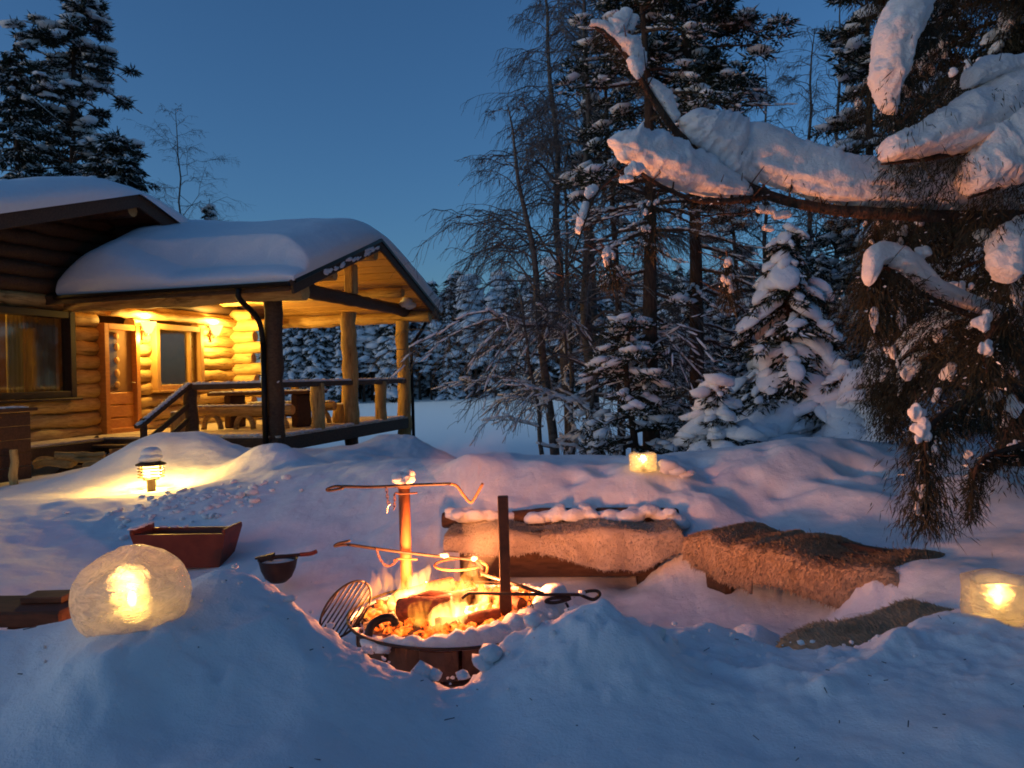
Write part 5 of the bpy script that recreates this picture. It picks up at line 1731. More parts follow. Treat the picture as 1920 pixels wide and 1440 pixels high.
def pine_parts(h, rmax, seed, bare=.45, n_br=46, tuft=70, card=.17, snow=.8, blob=.22, trunk_r=.16, low_dead=14, ell=1.0):
    rg = np.random.default_rng(seed)
    tr, nd_, sn = MB(), MB(), MB()
    s = np.linspace(0, 1, 14)
    T = np.stack([.18 * np.sin(s * 4 + seed) * s, .15 * np.cos(s * 3 + seed) * s, s * h], -1)
    tr.add(*tube(T, trunk_r * (1 - s) ** .8 + .02, 9))
    Bs, Ts, Ws, SC, SR, SD = [], [], [], [], [], []
    for i in range(n_br + low_dead):
        dead = i >= n_br
        q = rg.uniform(.12, bare + .1) if dead else bare + (1 - bare) * (i + rg.uniform(0, 1)) / n_br * .98
        a = rg.uniform(0, 2 * PI)
        prof = (1 - ((q - bare) / (1 - bare)) ** 1.8) * .8 + .2 if not dead else .75
        L = rmax * prof * rg.uniform(.55, 1.1) * ell
        c0 = np.array([np.interp(q, s, T[:, k_]) for k_ in range(3)])
        t = np.linspace(0, 1, 6)
        up = rg.uniform(-.25, .35) if not dead else rg.uniform(-.35, .05)
        P = c0 + np.stack([np.cos(a + .3 * t) * L * t, np.sin(a + .3 * t) * L * t, L * (up * t - .22 * t ** 2)], -1)
        P += rg.normal(size=P.shape) * .03 * L * t[:, None]
        tr.add(*tube(P, np.linspace(.035, .008, 6), 5, False))
        if snow and rg.uniform() < .8:
            k_ = max(3, int(L / .15))
            u = np.linspace(.15, 1, k_)
            c = np.stack([np.interp(u, t, P[:, w]) for w in range(3)], -1)
            SC.extend(c + np.array([0, 0, .035]))
            SR.extend([(.10 * rg.uniform(.6, 1.3), .045 * rg.uniform(.5, 1.4), .034 * rg.uniform(.6, 1.3)) for _k in range(k_)])
            SD.extend([P[-1] - P[0]] * k_)
        if dead:
            for _ in range(rg.integers(3, 7)):
                v = rg.uniform(.25, .95)
                c = np.array([np.interp(v, t, P[:, w]) for w in range(3)])
                a2, l2 = a + rg.normal() * .8, L * rg.uniform(.2, .5)
                Q = c + np.stack([np.cos(a2) * l2 * t[:4] / t[3], np.sin(a2) * l2 * t[:4] / t[3], -.25 * l2 * t[:4] / t[3]], -1) + rg.normal(size=(4, 3)) * .02
                tr.add(*tube(Q, np.linspace(.010, .004, 4), 3, False))
                if snow and rg.uniform() < .7:
                    SC.extend(Q[1:] + np.array([0, 0, .018]))
                    SR.extend([(l2 * .24, .024, .018)] * 3)
                    SD.extend([Q[-1] - Q[0]] * 3)
            if rg.uniform() < .8:
                continue
        for e in range(rg.integers(3, 6)):
            u = rg.uniform(.35, 1.05)
            c = np.array([np.interp(min(u, 1), t, P[:, w]) for w in range(3)]) + rg.normal(size=3) * np.array([.22, .22, .10]) * L * .6
            rr = rg.uniform(.16, .32) * (.6 if dead else 1)
            n = int(tuft * 1.7 * (.3 if dead else 1))
            d = rg.normal(size=(n, 3))
            d[:, 2] = np.abs(d[:, 2]) * .5 - .25
            d /= np.linalg.norm(d, axis=1)[:, None]
            b0 = c + d * rr * rg.uniform(.1, .8, (n, 1)) * np.array([1.2, 1.2, .6])
            Bs.append(b0)
            Ts.append(b0 + (d + rg.normal(size=(n, 3)) * .5) * card * .62 * rg.uniform(.5, 1.2, (n, 1)))
            Ws.append(card * rg.uniform(.10, .22, n))
            if rg.uniform() < snow:
                SC.append(c + np.array([0, 0, rr * .42]))
                z_ = blob * rg.uniform(.7, 1.35)
                SR.append((z_ * 1.25, z_ * rg.uniform(.7, 1.1), z_ * .5))
                SD.append(np.array([math.cos(a), math.sin(a), rg.uniform(-.5, .1)]))
    nd_.add(*blades(np.concatenate(Bs), np.concatenate(Ts), np.concatenate(Ws), seed))
    Ba, Ta, Wa = np.concatenate(Bs), np.concatenate(Ts), np.concatenate(Ws)
    q_ = rg.uniform(0, 1, len(Ba)) < .28
    e_ = np.array([0, 0, card * .12])
    sn.add(*blades(Ba[q_] + e_, Ba[q_] * .35 + Ta[q_] * .65 + e_, Wa[q_] * 1.3, seed + 5))
    V, Fq = blobs(SC, np.array(SR) * .88, SD, seed, 1, .28, .3)
    sn.add(V, Fq)
    return tr, nd_, sn


def pine(name, label, x, y, z, h, rmax, seed, group=None, **kw):
    t = tree_root(name, label, "tree", x, y, z, group)
    tr, nd_, sn = pine_parts(h, rmax, seed, **kw)
    tr.build("trunk", M['bark'], t)
    nd_.build("crown", M['needle'], t, False)
    tag(sn.build("snow_load", M['tree_snow'], t), kind="stuff")
    return t


def birch(name, label, x, y, z, h, seed, lean=(0, 0), spread=.30, r0=.085, n_limb=26, snow_top=.55, twigs=9, first=.10, group=None, droop=.5, fine=1.0):
    """Bare birch: curved trunk, rising limbs with hanging twigs; snow lies along the lower limbs."""
    rg = np.random.default_rng(seed)
    t = tree_root(name, label, "tree", x, y, z, group)
    tr, tw, sn = MB(), MB(), MB()
    k = 16
    s = np.linspace(0, 1, k)
    wob = np.cumsum(rg.normal(size=(k, 2)) * .018 * h / k * 4, axis=0)
    wob -= wob[0]
    T = np.stack([lean[0] * s ** 1.3 + wob[:, 0], lean[1] * s + wob[:, 1], s * h], -1)
    tr.add(*tube(T, r0 * (1 - s) ** .75 + .010, 8))
    SC, SR, SD = [], [], []

    def limb(c0, a, L, up, rad, level, q):
        m = 7 if level == 0 else 5
        u = np.linspace(0, 1, m)
        bend = droop * rg.uniform(.5, 1.3)
        P = c0 + np.stack([np.cos(a) * L * u * math.cos(up) , np.sin(a) * L * u * math.cos(up), L * (math.sin(up) * u - bend * u ** 2.4 * (.55 if level == 0 else .9))], -1)
        P[1:] += rg.normal(size=(m - 1, 3)) * L * .035
        tw.add(*tube(P, np.linspace(rad, rad * .22 + .0025, m), 5 if level == 0 else 3, False))
        if q < snow_top and rg.uniform() < .78 and level < 2:
            ns = max(3, int(L / .17))
            uu = np.linspace(.05, .97, ns)
            c = np.stack([np.interp(uu, u, P[:, w]) for w in range(3)], -1)
            th = (.040 if level == 0 else .024) * rg.uniform(.7, 1.3)
            SC.extend(c + np.array([0, 0, rad * .5 + th * .4]))
            SR.extend([(L / ns * .9, th * .95, th * .8)] * ns)
            SD.extend(np.gradient(P, axis=0)[np.clip((uu * (m - 1)).astype(int), 0, m - 1)])
        if level < 2:
            nch = int((twigs if level == 0 else twigs * .55) * rg.uniform(.7, 1.3) * fine)
            for _ in range(nch):
                v = rg.uniform(.25, 1.0)
                c = np.array([np.interp(v, u, P[:, w]) for w in range(3)])
                limb(c, a + rg.normal() * .75, L * rg.uniform(.22, .48), rg.uniform(-.5, .5) if level == 0 else rg.uniform(-1.2, .1), max(rad * .38, .0042), level + 1, q)
    for i in range(n_limb):
        q = first + (1 - first) * ((i + rg.uniform(0, 1)) / n_limb) ** .9
        q = min(q, .985)
        c0 = np.array([np.interp(q, s, T[:, w]) for w in range(3)])
        L = h * spread * (1 - q) ** .55 * rg.uniform(.55, 1.15) + .25
        limb(c0, rg.uniform(0, 2 * PI), L, rg.uniform(.1, .95) if q > .35 else rg.uniform(-.1, .5), max(r0 * .30 * (1 - q) + .008, .010), 0, q)
    tr.build("trunk", M['birch_bark'], t)
    tw.build("branches", M['twig'], t)
    if SC:
        sn.add(*blobs(SC, SR, SD, seed, 1, .18))
        tag(sn.build("snow_load", M['tree_snow'], t), kind="stuff")
    return t


def stand(xpx, ypx_top, d, lift=0.0):
    """Foot on the ground under that pixel column and the height to reach the pixel row."""
    c = px(xpx, 860, d)
    top = px(xpx, ypx_top, d)
    zb = ground_z(c.x, d) - .05 if d < 45 else LZ
    zb = max(zb, LZ - .02)
    return c.x, d, zb, top.z - zb


# --- behind the cabin
x, y, z, h = stand(152, -40, 31)
pine("pine_tree", "tall snow-laden pine rising highest behind the cabin roof", x, y, z, h, 3.4, 41, bare=.34, n_br=105, tuft=110, card=.30, snow=.75, blob=.34, trunk_r=.22, ell=1.1)
x, y, z, h = stand(45, 62, 29)
conifer("spruce_tree", "dark pointed spruce with little snow beside the tall pine behind the cabin", x, y, z, h, 2.6, 42, nb=6, whorl=.62, cpb=70, card=.30, snow=.45, blob=1.0, droop=.5, gap=.1)
x, y, z, h = stand(232, 235, 27)
conifer("spruce_tree", "dense dark spruce sloping down to the cabin roof ridge", x, y, z, h, 4.3, 43, nb=9, whorl=.42, cpb=120, card=.26, snow=.4, blob=1.0, droop=.62, taper=.75)
x, y, z, h = stand(405, 372, 34)
conifer("spruce_tree", "small spruce top peeping over the snowy porch roof", x, y, z, h, 1.2, 44, nb=5, whorl=.40, cpb=40, card=.22, snow=.7, blob=1.4)
x, y, z, h = stand(352, 205, 36)
birch("birch_tree", "faint bare birch standing against the sky above the porch roof", x, y, z, h, 45, (.3, 0), .34, .09, 40, .0, 10, .30, droop=.12)

# --- unseen spruce beside the eye, added to shade the near snow
for xq, yq, hq, rq_, sq, lab in ((5.4, 1.6, 13, 2.3, 81, "tall spruce at the edge of the hollow on the great spruce's side"), ):
    conifer("spruce_tree", lab, xq, yq, .8, hq, rq_, sq, nb=7, whorl=.6, cpb=60, card=.3, snow=.8, blob=1.1, z0=.10)

# --- right of the lake view: birches and pines on the bank
x, y, z, h = stand(1042, 190, 14.5)
birch("birch_tree", "slim leaning birch beside the open lake with snow along its low limbs", x, y, z, h, 51, (-.62, 0), .30, .085, 44, .30, 10, .20, droop=.32)
x, y, z, h = stand(1112, -60, 15.5)
birch("birch_tree", "tall stout birch with drooping limbs beside the slim leaning birch", x, y, z, h, 52, (-.1, 0), .33, .13, 62, .28, 14, .12, droop=.55)
x, y, z, h = stand(1062, -120, 18.5)
birch("birch_tree", "tall fine-twigged birch reaching the top of the sky beyond the slim leaning birch", x, y, z, h, 57, (-.2, 0), .27, .11, 56, .22, 13, .22, droop=.6)
x, y, z, h = stand(1130, -200, 20)
birch("birch_tree", "tall pale birch close behind the stout birch", x, y, z, h, 58, (.1, 0), .24, .11, 48, .2, 12, .3, droop=.6)
x, y, z, h = stand(1425, 120, 24)
birch("birch_tree", "bare birch in the sky gap between the tall dense pine and the fine-twigged birch", x, y, z, h, 59, (.2, 0), .24, .09, 44, .2, 12, .3, droop=.5)
x, y, z, h = stand(1072, 230, 16.5)
birch("birch_tree", "thin straight birch between the leaning birch and the stout birch", x, y, z, h, 53, (-.15, 0), .16, .05, 22, .45, 8, .12)
x, y, z, h = stand(1018, 540, 13.6)
birch("young_birch_tree", "low birch sapling with fan of snow-lined twigs by the open lake", x, y, z, h, 54, (-.4, 0), .32, .035, 12, .5, 6, .12)
x, y, z, h = stand(1095, 590, 13.4)
birch("young_birch_tree", "low spreading sapling in front of the stout birch trunk", x, y, z, h, 55, (.4, 0), .34, .04, 12, .5, 6, .15)
x, y, z, h = stand(1222, -90, 13.2)
pine("pine_tree", "snowy pine with the dark bare trunk directly behind the small ice lantern", x, y, z, h, 1.7, 56, bare=.50, n_br=34, tuft=50, card=.17, snow=.65, blob=.14, trunk_r=.14, low_dead=34)
x, y, z, h = stand(1308, -150, 14.6)
pine("pine_tree", "tall dense pine whose dark crown fills the sky above the snowy branch", x, y, z, h, 2.0, 57, bare=.66, n_br=60, tuft=85, card=.18, snow=.5, blob=.16, trunk_r=.14, low_dead=30)
x, y, z, h = stand(1165, 60, 17.5)
pine("pine_tree", "slender snowy pine half hidden between the stout birch and the dark trunk", x, y, z, h, 1.2, 58, bare=.62, n_br=18, tuft=40, card=.18, snow=.7, blob=.15, trunk_r=.08, low_dead=22)
x, y, z, h = stand(1190, 600, 12.2)
pine("pine_sapling", "bushy snow-covered pine sapling behind the small ice lantern", x, y, z, h, 1.0, 59, bare=.15, n_br=26, tuft=40, card=.14, snow=.9, blob=.13, trunk_r=.05, low_dead=6)
x, y, z, h = stand(1485, 425, 11.6)
conifer("spruce_tree", "broad spruce loaded with thick snow pillows on the mound", x, y, z, h, 1.35, 61, nb=7, whorl=.34, cpb=130, card=.13, snow=.85, blob=.95, droop=.85, rise=.10, lvl=2, taper=.8)
x, y, z, h = stand(1345, 715, 10.2)
conifer("spruce_sapling", "little brownish spruce at the foot of the snowy mound", x, y, z, h, .55, 62, nb=6, whorl=.17, cpb=50, card=.09, snow=.7, blob=.8, droop=.5, needle='needle_brown')
x, y, z, h = stand(1590, 690, 10.8)
conifer("spruce_sapling", "squat sapling bent under snow beside the loaded spruce", x, y, z, h, .95, 63, nb=6, whorl=.24, cpb=50, card=.11, snow=.95, blob=1.0, droop=.6, lvl=2)
x, y, z, h = stand(1655, 640, 10.5)
conifer("spruce_sapling", "snow-plastered spruce sapling in the shade of the great spruce", x, y, z, h, .8, 64, nb=6, whorl=.22, cpb=55, card=.11, snow=.95, blob=1.0, droop=.7, lvl=2)
x, y, z, h = stand(1420, 690, 12.5)
conifer("spruce_sapling", "small white spruce just left of the loaded spruce".replace("left of", "beside the trunk of"), x, y, z, h, .8, 65, nb=6, whorl=.26, cpb=50, card=.12, snow=.9, blob=1.0, droop=.6)
x, y, z, h = stand(1512, 60, 22)
birch("birch_tree", "fine-twigged birch against the sky above the loaded spruce", x, y, z, h, 66, (.3, 0), .24, .10, 38, .35, 10, .25, droop=.4)
x, y, z, h = stand(1570, -20, 25)
birch("birch_tree", "tall misty birch behind the great spruce's bough", x, y, z, h, 67, (.3, 0), .24, .11, 36, .3, 9, .25, droop=.4)
x, y, z, h = stand(1640, -60, 20)
pine("pine_tree", "dark pine mostly hidden behind the great spruce", x, y, z, h, 2.6, 68, bare=.2, n_br=60, tuft=70, card=.24, snow=.8, blob=.26, trunk_r=.16)
x, y, z, h = stand(1780, -60, 16)
conifer("spruce_tree", "tall snowy spruce deep in the shade of the wood", x, y, z, h, 2.6, 69, nb=7, whorl=.5, cpb=80, card=.24, snow=.8, blob=1.0, droop=.7)
x, y, z, h = stand(1900, 100, 12)
conifer("spruce_tree", "snowy spruce at the dark edge of the wood", x, y, z, h, 1.9, 70, nb=7, whorl=.42, cpb=80, card=.2, snow=.8, blob=.9, droop=.7)
protos = [conifer("spruce_tree", "slim snow-plastered spruce in the belt of trees on the lake bank", 0, 0, 0, 8.0, 1.5, 71, nb=6, whorl=.42, cpb=44, card=.20, snow=.92, blob=.95, droop=.6, group="slim spruces of the lake bank"),
          pine("pine_tree", "thin-trunked snowy pine in the belt of trees on the lake bank", 0, 0, 0, 9.0, 1.5, 72, bare=.35, n_br=34, tuft=44, card=.19, snow=.9, blob=.2, trunk_r=.09, low_dead=16, group="thin pines of the lake bank")]
rg = np.random.default_rng(90)
first = [True, True]
for i, (xp, top, d, w, lab) in enumerate(((1385, 300, 24, 1, "thin-trunked snowy pine close behind the tall dense pine"), (1395, 560, 22, 0, "slim snow-plastered spruce between the tall dense pine and the loaded spruce"), (1440, 500, 26, 0, "slim far spruce peeping behind the tip of the loaded spruce"), (1550, 470, 19, 0, "slim spruce standing close behind the loaded spruce"),
                                     (1600, 420, 23, 0, "slim spruce just beyond the squat bent sapling"), (1625, 330, 19, 1, "thin-trunked pine beside the fine-twigged birches"), (1270, 560, 26, 0, "low slim spruce between the two dark pine trunks"),
                                     (1690, 420, 17, 0, "slim spruce in the gap under the long snowy bough"), (1760, 300, 19, 1, "thin-trunked pine in the shade behind the great spruce"), (1840, 360, 15, 0, "slim spruce behind the round snow lumps of the great spruce"), (1860, 200, 20, 1, "thin-trunked pine deep in the wood above the upper snowy boughs"), (1720, 560, 13.5, 0, "slim spruce behind the drooping bough end"),
                                     (1340, 600, 21, 0, "low slim spruce at the foot of the tall dense pine"))):
    x, y, z, h = stand(xp, top, d)
    pr = protos[w]
    h0 = (8.0, 9.0)[w]
    if first[w]:
        first[w] = False
        pr.location, pr.rotation_euler, pr.scale = (x, y, z), (0, 0, rg.uniform(0, 6)), (h / h0,) * 3
        pr["label"] = lab
    else:
        copy_thing(pr, (x, y, z), rg.uniform(0, 6), lab, h / h0)

# --- the forest across the lake
far = []
for i in range(6):
    if i % 3 == 2:
        tr, nd_, sn = pine_parts(16, 2.3, 800 + i, bare=.3, n_br=30, tuft=16, card=.7, snow=1.0, blob=.75, trunk_r=.18, low_dead=0)
    else:
        tr, nd_, sn = conifer_parts(16, 2.1, 800 + i, nb=5, whorl=.85, cpb=10, card=.85, snow=1.0, blob=2.3, droop=.6, taper=.8)
    far.append((tr, nd_, sn))
meshes = []
for i, (tr, nd_, sn) in enumerate(far):
    m = MB()
    for mb_, mi in ((tr, 0), (nd_, 1), (sn, 2)):
        for v, f in zip(mb_.v, mb_.f):
            pass
        V = np.concatenate(mb_.v)
        base = m.n
        m.v.append(V)
        for f, (cnt, _mi) in zip(mb_.f, mb_.m):
            m.f.append([tuple(q + base for q in t_) for t_ in f] if not isinstance(f, np.ndarray) else f + base)
            m.m.append((cnt, mi))
        m.n += len(V)
    meshes.append(m.mesh("snowy_forest_tree", [M['bark'], M['needle'], M['tree_snow']]))
rg = np.random.default_rng(91)
cnt = 0
for row, (d, step) in enumerate(((119.5, 2.3), (123.5, 2.2), (128.5, 2.4), (135, 2.6), (143, 3.0))):
    xa, xb = -.31 * d, .42 * d
    x = xa + rg.uniform(0, 2)
    while x < xb and cnt < 290:
        dd = d + rg.uniform(-1.6, 1.6)
        me = meshes[rg.integers(0, len(meshes))]
        o = link("forest_tree", me)
        zg = LZ + np.interp(dd, [114, 118, 124, 134, 150], [-.3, .05, .5, 1.0, 1.8]) - .3
        sc = rg.uniform(.95, 1.36) * (.82 if row == 0 and rg.uniform() < .5 else 1)
        o.location = (x, dd, zg)
        o.rotation_euler = (0, 0, rg.uniform(0, 6.28))
        o.scale = (sc * rg.uniform(.85, 1.2), sc * rg.uniform(.85, 1.2), sc)
        tag(o, "snow-covered conifer in the forest across the frozen lake", "tree", "conifers of the forest across the lake")
        cnt += 1
        x += step * rg.uniform(.6, 1.4)

# ------------------------------------------------------------------ the great spruce leaning over the hollow
SPX = Vector((4.75, 7.1, 0))
big = thing("great_spruce", "great dark spruce with heavy fire-lit snow on its long boughs", "tree", (SPX.x, SPX.y, ground_z(SPX.x, SPX.y) - .1))


def to_big(p):
    return np.array(p) - np.array(big.location)


s = np.linspace(0, 1, 12)
MB().add(*tube(np.stack([.1 * np.sin(s * 3), .1 * np.cos(s * 2), s * 11], -1), .20 * (1 - s) + .03, 12)).build("trunk", M['bark'], big)


def bough(pts, r0, r1, dense, snow, seed, hang=.16, label=None, wood='bark', side=.10, blade_w=.012, stubs=10, frost=.03):
    """One bough: wood, hanging needle sprays, and snow given as (u, width, height, length) along it."""
    rg = np.random.default_rng(seed)
    P = np.array([to_big(p) for p in pts])
    Q = smooth_path(P, 40)
    t = link("bough", None, big)
    t.empty_display_size = .1
    u = np.linspace(0, 1, 40)
    m = MB().add(*tube(Q, r0 * (1 - u) + r1 * u, 8, True, .06, rg))
    L = np.linalg.norm(np.diff(Q, axis=0), axis=1).sum()
    for _ in range(stubs):
        v = rg.uniform(.05, .95)
        c = np.array([np.interp(v, u, Q[:, w]) for w in range(3)])
        d = rg.normal(size=3) * .5 + np.array([-.2, -.2, .5])
        d /= np.linalg.norm(d)
        l_ = rg.uniform(.06, .24)
        b_ = c + d * l_
        m.add(*tube([c, (c + b_) / 2 + rg.normal(size=3) * .012, b_], [.006, .004, .002], 4, False))
    m.build("wood", M[wood], t)
    if dense:
        n = int(dense * 2.6 * L)
        v = rg.uniform(.0, 1.0, n)
        c = np.stack([np.interp(v, u, Q[:, w]) for w in range(3)], -1)
        T = np.gradient(Q, axis=0)
        T /= np.linalg.norm(T, axis=1)[:, None]
        tt = T[np.clip((v * 39).astype(int), 0, 39)]
        sd = np.cross(tt, [0, 0, 1.0])
        rs_ = rg.normal(size=(n, 3)) * np.array([1, 1, 0])
        sd = np.where((np.linalg.norm(sd, axis=1) < .55)[:, None], rs_ / (np.linalg.norm(rs_, axis=1)[:, None] + 1e-9), sd)
        off = rg.normal(size=(n, 1)) * side
        c = c + sd * off
        drop = rg.uniform(0, 1, (n, 1)) ** 1.5 * hang
        c[:, 2:3] -= drop + np.abs(off) * .3
        d = tt * .5 + sd * np.sign(off) * .5 + np.array([0, 0, -.75]) + rg.normal(size=(n, 3)) * .45
        Vb, Fb = blades(c, c + d * rg.uniform(.025, .07, (n, 1)), blade_w * .42 * rg.uniform(.6, 1.3, n), seed)
        MB().add(Vb, Fb).build("needles", M['needle_brown'], t, False)
        q_ = rg.uniform(0, 1, n) < frost * (drop[:, 0] < hang * .6)
        if q_.any():
            c3, d3 = c[q_] + np.array([0, 0, .012]), d[q_].copy()
            d3[:, 2] *= .3
            Vb, Fb = blades(c3, c3 + d3 * rg.uniform(.015, .04, (len(c3), 1)), blade_w * .8 * rg.uniform(.6, 1.4, len(c3)), seed + 1)
            tag(MB().add(Vb, Fb).build("frost", M['tree_snow'], t, False), kind="stuff")
    return t, Q


def snow_sweep(name, parent, pts, wid, hgt, seed, n=44, m=22, lift=.5):
    n, m = int(n * 1.8), int(m * 1.6)
    """A long heap of snow along pts (world): wid and hgt interpolated along it, rounded ends, lumpy."""
    P = smooth_path([to_big(p) for p in pts], n)
    u = np.linspace(0, 1, n)
    w = np.interp(u, np.linspace(0, 1, len(wid)), wid)
    h = np.interp(u, np.linspace(0, 1, len(hgt)), hgt)
    cap = np.sqrt(np.clip(1 - np.clip(1 - np.minimum(u, 1 - u) / .07, 0, 1) ** 2, 0, 1)) + .001
    T = np.gradient(P, axis=0)
    T /= np.linalg.norm(T, axis=1)[:, None]
    S = np.cross(T, [0, 0, 1.0])
    S /= np.linalg.norm(S, axis=1)[:, None] + 1e-9
    Z = np.cross(S, T)
    a = np.linspace(0, 2 * PI, m, endpoint=False)
    ca_, sa_ = np.cos(a), np.sin(a)
    up = np.where(sa_ > 0, sa_, sa_ * .55)
    nz = 1 + .27 * fbm(u[:, None] * 7 + seed + 0 * a, np.cos(a)[None] * 1.1 + np.sin(a)[None] * 2.3 + seed, 4)
    nz = nz + .07 * fbm(u[:, None] * 26 + seed + 0 * a, np.cos(a)[None] * 3 + np.sin(a)[None] * 4 + seed, 3) + .16 * fbm(u[:, None] * 15 + 0 * a, np.cos(a)[None] * 1.5 - np.sin(a)[None] * 1.5 + seed * 3, 3) * np.clip(.4 - np.sin(a)[None], 0, 1)
    V = P[:, None] + (S[:, None] * (w * cap)[:, None, None] * (ca_[None] * nz)[..., None] + Z[:, None] * (h * cap)[:, None, None] * (up[None] * nz)[..., None]) + (Z * (h * cap * lift)[:, None])[:, None]
    V = V.reshape(-1, 3)
    i = np.arange(n - 1)[:, None] * m
    j = np.arange(m)[None]
    j2 = (j + 1) % m
    Fq = np.stack([i + j, i + j2, i + m + j2, i + m + j], -1).reshape(-1, 4)
    mb_ = MB().add(V, Fq)
    mb_.add(V[:m], [tuple(range(m - 1, -1, -1))])
    mb_.add(V[-m:], [tuple(range(m))])
    return mb_.build(name, M['bough_snow'], parent)


D = 4.5
# the long bare-tipped bough across the sky, with its lower fork
bA, QA = bough([px(1990, 405, D + .5), px(1850, 408, D + .2), px(1700, 402, D), px(1550, 392, D), px(1430, 362, D - .02), px(1335, 308, D - .05), px(1268, 248, D - .1), px(1213, 168, D - .12), px(1160, 85, D - .15), px(1103, 42, D - .15)], .045, .012, 260, None, 1, .07, side=.03, blade_w=.008, stubs=26)
snow_sweep("snow_load", bA, [px(1372, 318, D - .02), px(1395, 315, D - .02), px(1480, 352, D), px(1560, 374, D), px(1640, 384, D + .05), px(1720, 388, D + .1), px(1830, 385, D + .2), px(1990, 385, D + .5)], [.05, .10, .11, .12, .13, .14, .16, .16], [.12, .19, .19, .20, .21, .22, .25, .25], 2, 60, 26, .42)
snow_sweep("snow_load", bA, [px(1272, 222, D - .1), px(1300, 262, D - .08), px(1340, 298, D - .05), px(1375, 330, D - .03), px(1420, 348, D)], [.06, .11, .12, .10, .05], [.10, .19, .22, .16, .07], 3, 40, 24, .42)
snow_sweep("snow_load", bA, [px(1208, 150, D - .12), px(1232, 186, D - .11), px(1262, 232, D - .1)], [.02, .035, .03], [.03, .06, .04], 4, 26, 16)
snow_sweep("snow_load", bA, [px(1150, 72, D - .15), px(1166, 92, D - .15), px(1186, 118, D - .14), px(1198, 140, D - .13)], [.03, .05, .045, .02], [.04, .08, .07, .03], 5, 26, 16)
bT, _q = bough([px(1172, 96, D - .14), px(1180, 60, D - .13), px(1192, 26, D - .12)], .012, .005, 120, None, 9, .03, side=.02, blade_w=.008, stubs=4)
snow_sweep("snow_load", bT, [px(1152, 78, D - .14), px(1168, 52, D - .13), px(1184, 20, D - .12)], [.035, .05, .03], [.05, .07, .04], 6, 24, 16, .3)
snow_sweep("snow_load", bT, [px(1183, 62, D - .12), px(1196, 30, D - .12)], [.025, .03], [.03, .035], 7, 18, 14, .3)
snow_sweep("snow_load", bA, [px(1104, 48, D - .15), px(1128, 52, D - .15), px(1148, 66, D - .15)], [.02, .03, .025], [.025, .035, .03], 8, 20, 14, .3)
snow_sweep("snow_load", bA, [px(1178, 108, D - .2), px(1190, 132, D - .2), px(1196, 148, D - .2)], [.03, .045, .02], [.04, .05, .02], 9, 20, 14, .1)
bB, QB = bough([px(1440, 366, D - .02), px(1380, 376, D - .08), px(1310, 376, D - .14), px(1245, 352, D - .2), px(1192, 318, D - .25)], .022, .010, 320, None, 11, .06, side=.03, blade_w=.008, stubs=12)
snow_sweep("snow_load", bB, [px(1138, 262, D - .27), px(1165, 290, D - .26), px(1215, 318, D - .22), px(1275, 345, D - .17), px(1340, 362, D - .1), px(1412, 366, D - .04)], [.04, .085, .10, .105, .09, .04], [.06, .14, .17, .17, .13, .05], 12, 50, 24, .42)
bC, QC = bough([px(1195, 318, D - .25), px(1165, 326, D - .3), px(1138, 340, D - .34), px(1112, 375, D - .38), px(1092, 430, D - .4), px(1066, 500, D - .42), px(1050, 525, D - .42)], .009, .003, 90, None, 13, .03, side=.02, blade_w=.007, stubs=6)
for a, b_, w_, h_ in (((1172, 330), (1208, 316), .035, .05), ((1100, 372), (1118, 352), .03, .04), ((1086, 440), (1100, 378), .028, .035), ((1160, 340), (1186, 338), .025, .03)):
    snow_sweep("snow_load", bC, [px(*a, D - .37), px((a[0] + b_[0]) / 2 + 2, (a[1] + b_[1]) / 2, D - .37), px(*b_, D - .35)], [w_ * .6, w_, w_ * .6], [h_ * .6, h_, h_ * .6], a[0], 20, 14, .2)
bD, _q = bough([px(1440, 380, D), px(1400, 398, D - .05), px(1345, 402, D - .1), px(1300, 412, D - .12)], .008, .003, 300, None, 14, .06, side=.04, blade_w=.008, stubs=5)
for a, b_, w_ in (((1418, 394), (1450, 398), .03), ((1448, 408), (1482, 404), .03), ((1430, 428), (1448, 432), .022), ((1380, 364), (1400, 372), .02)):
    snow_sweep("snow_load", bD, [px(*a, D - .04), px(*b_, D - .02)], [w_ * .7, w_], [w_, w_], a[0], 16, 12, .1)
# drooping tassels under the bough, with orange-lit snow
for i, (x0, y0, x1, y1, dd) in enumerate(((1222, 365, 1216, 470, -.2), (1130, 460, 1150, 520, -.2), (1362, 470, 1366, 560, 0), (1640, 415, 1640, 560, .2), (1690, 410, 1684, 470, .3), (1490, 300, 1478, 372, -.05), (1525, 320, 1540, 395, -.05))):
    tb_, _q = bough([px(x0, y0, D + dd), px((x0 + x1) / 2 + 4, (y0 + y1) / 2, D + dd), px(x1, y1, D + dd)], .006, .002, 1100 if i < 5 else 160, None, 20 + i, .05, side=.045, blade_w=.010, stubs=3)
    if i < 5:
        rq = np.random.default_rng(70 + i)
        for e in range(6):
            q = rq.uniform(0, .8)
            c = to_big(px(x0 + (x1 - x0) * q + rq.normal() * 9, y0 + (y1 - y0) * q, D + dd - .03))
            r_ = rq.uniform(.010, .026)
            V, Fq = blobs([c, c + np.array([rq.normal() * .012, 0, -r_ * .6])], [(r_, r_ * .8, r_ * 1.1), (r_ * .7, r_ * .6, r_ * .9)], None, 40 + e + i * 9, 2, .25)
            MB().add(V, Fq).build("snow_load", M['bough_snow'], tb_)
# upper boughs near the trunk
def loaded(pts, wid, hgt, dense, seed, hang=.25, off=.0, side=.12, r0=.03):
    b_, q_ = bough(pts, r0, .006, dense, None, seed, hang, side=side, blade_w=.014, stubs=6)
    if wid:
        snow_sweep("snow_load", b_, [p + Vector((0, -.02, .02 + off)) for p in pts], wid, hgt, seed + 1, 44, 22, .45)
    return b_


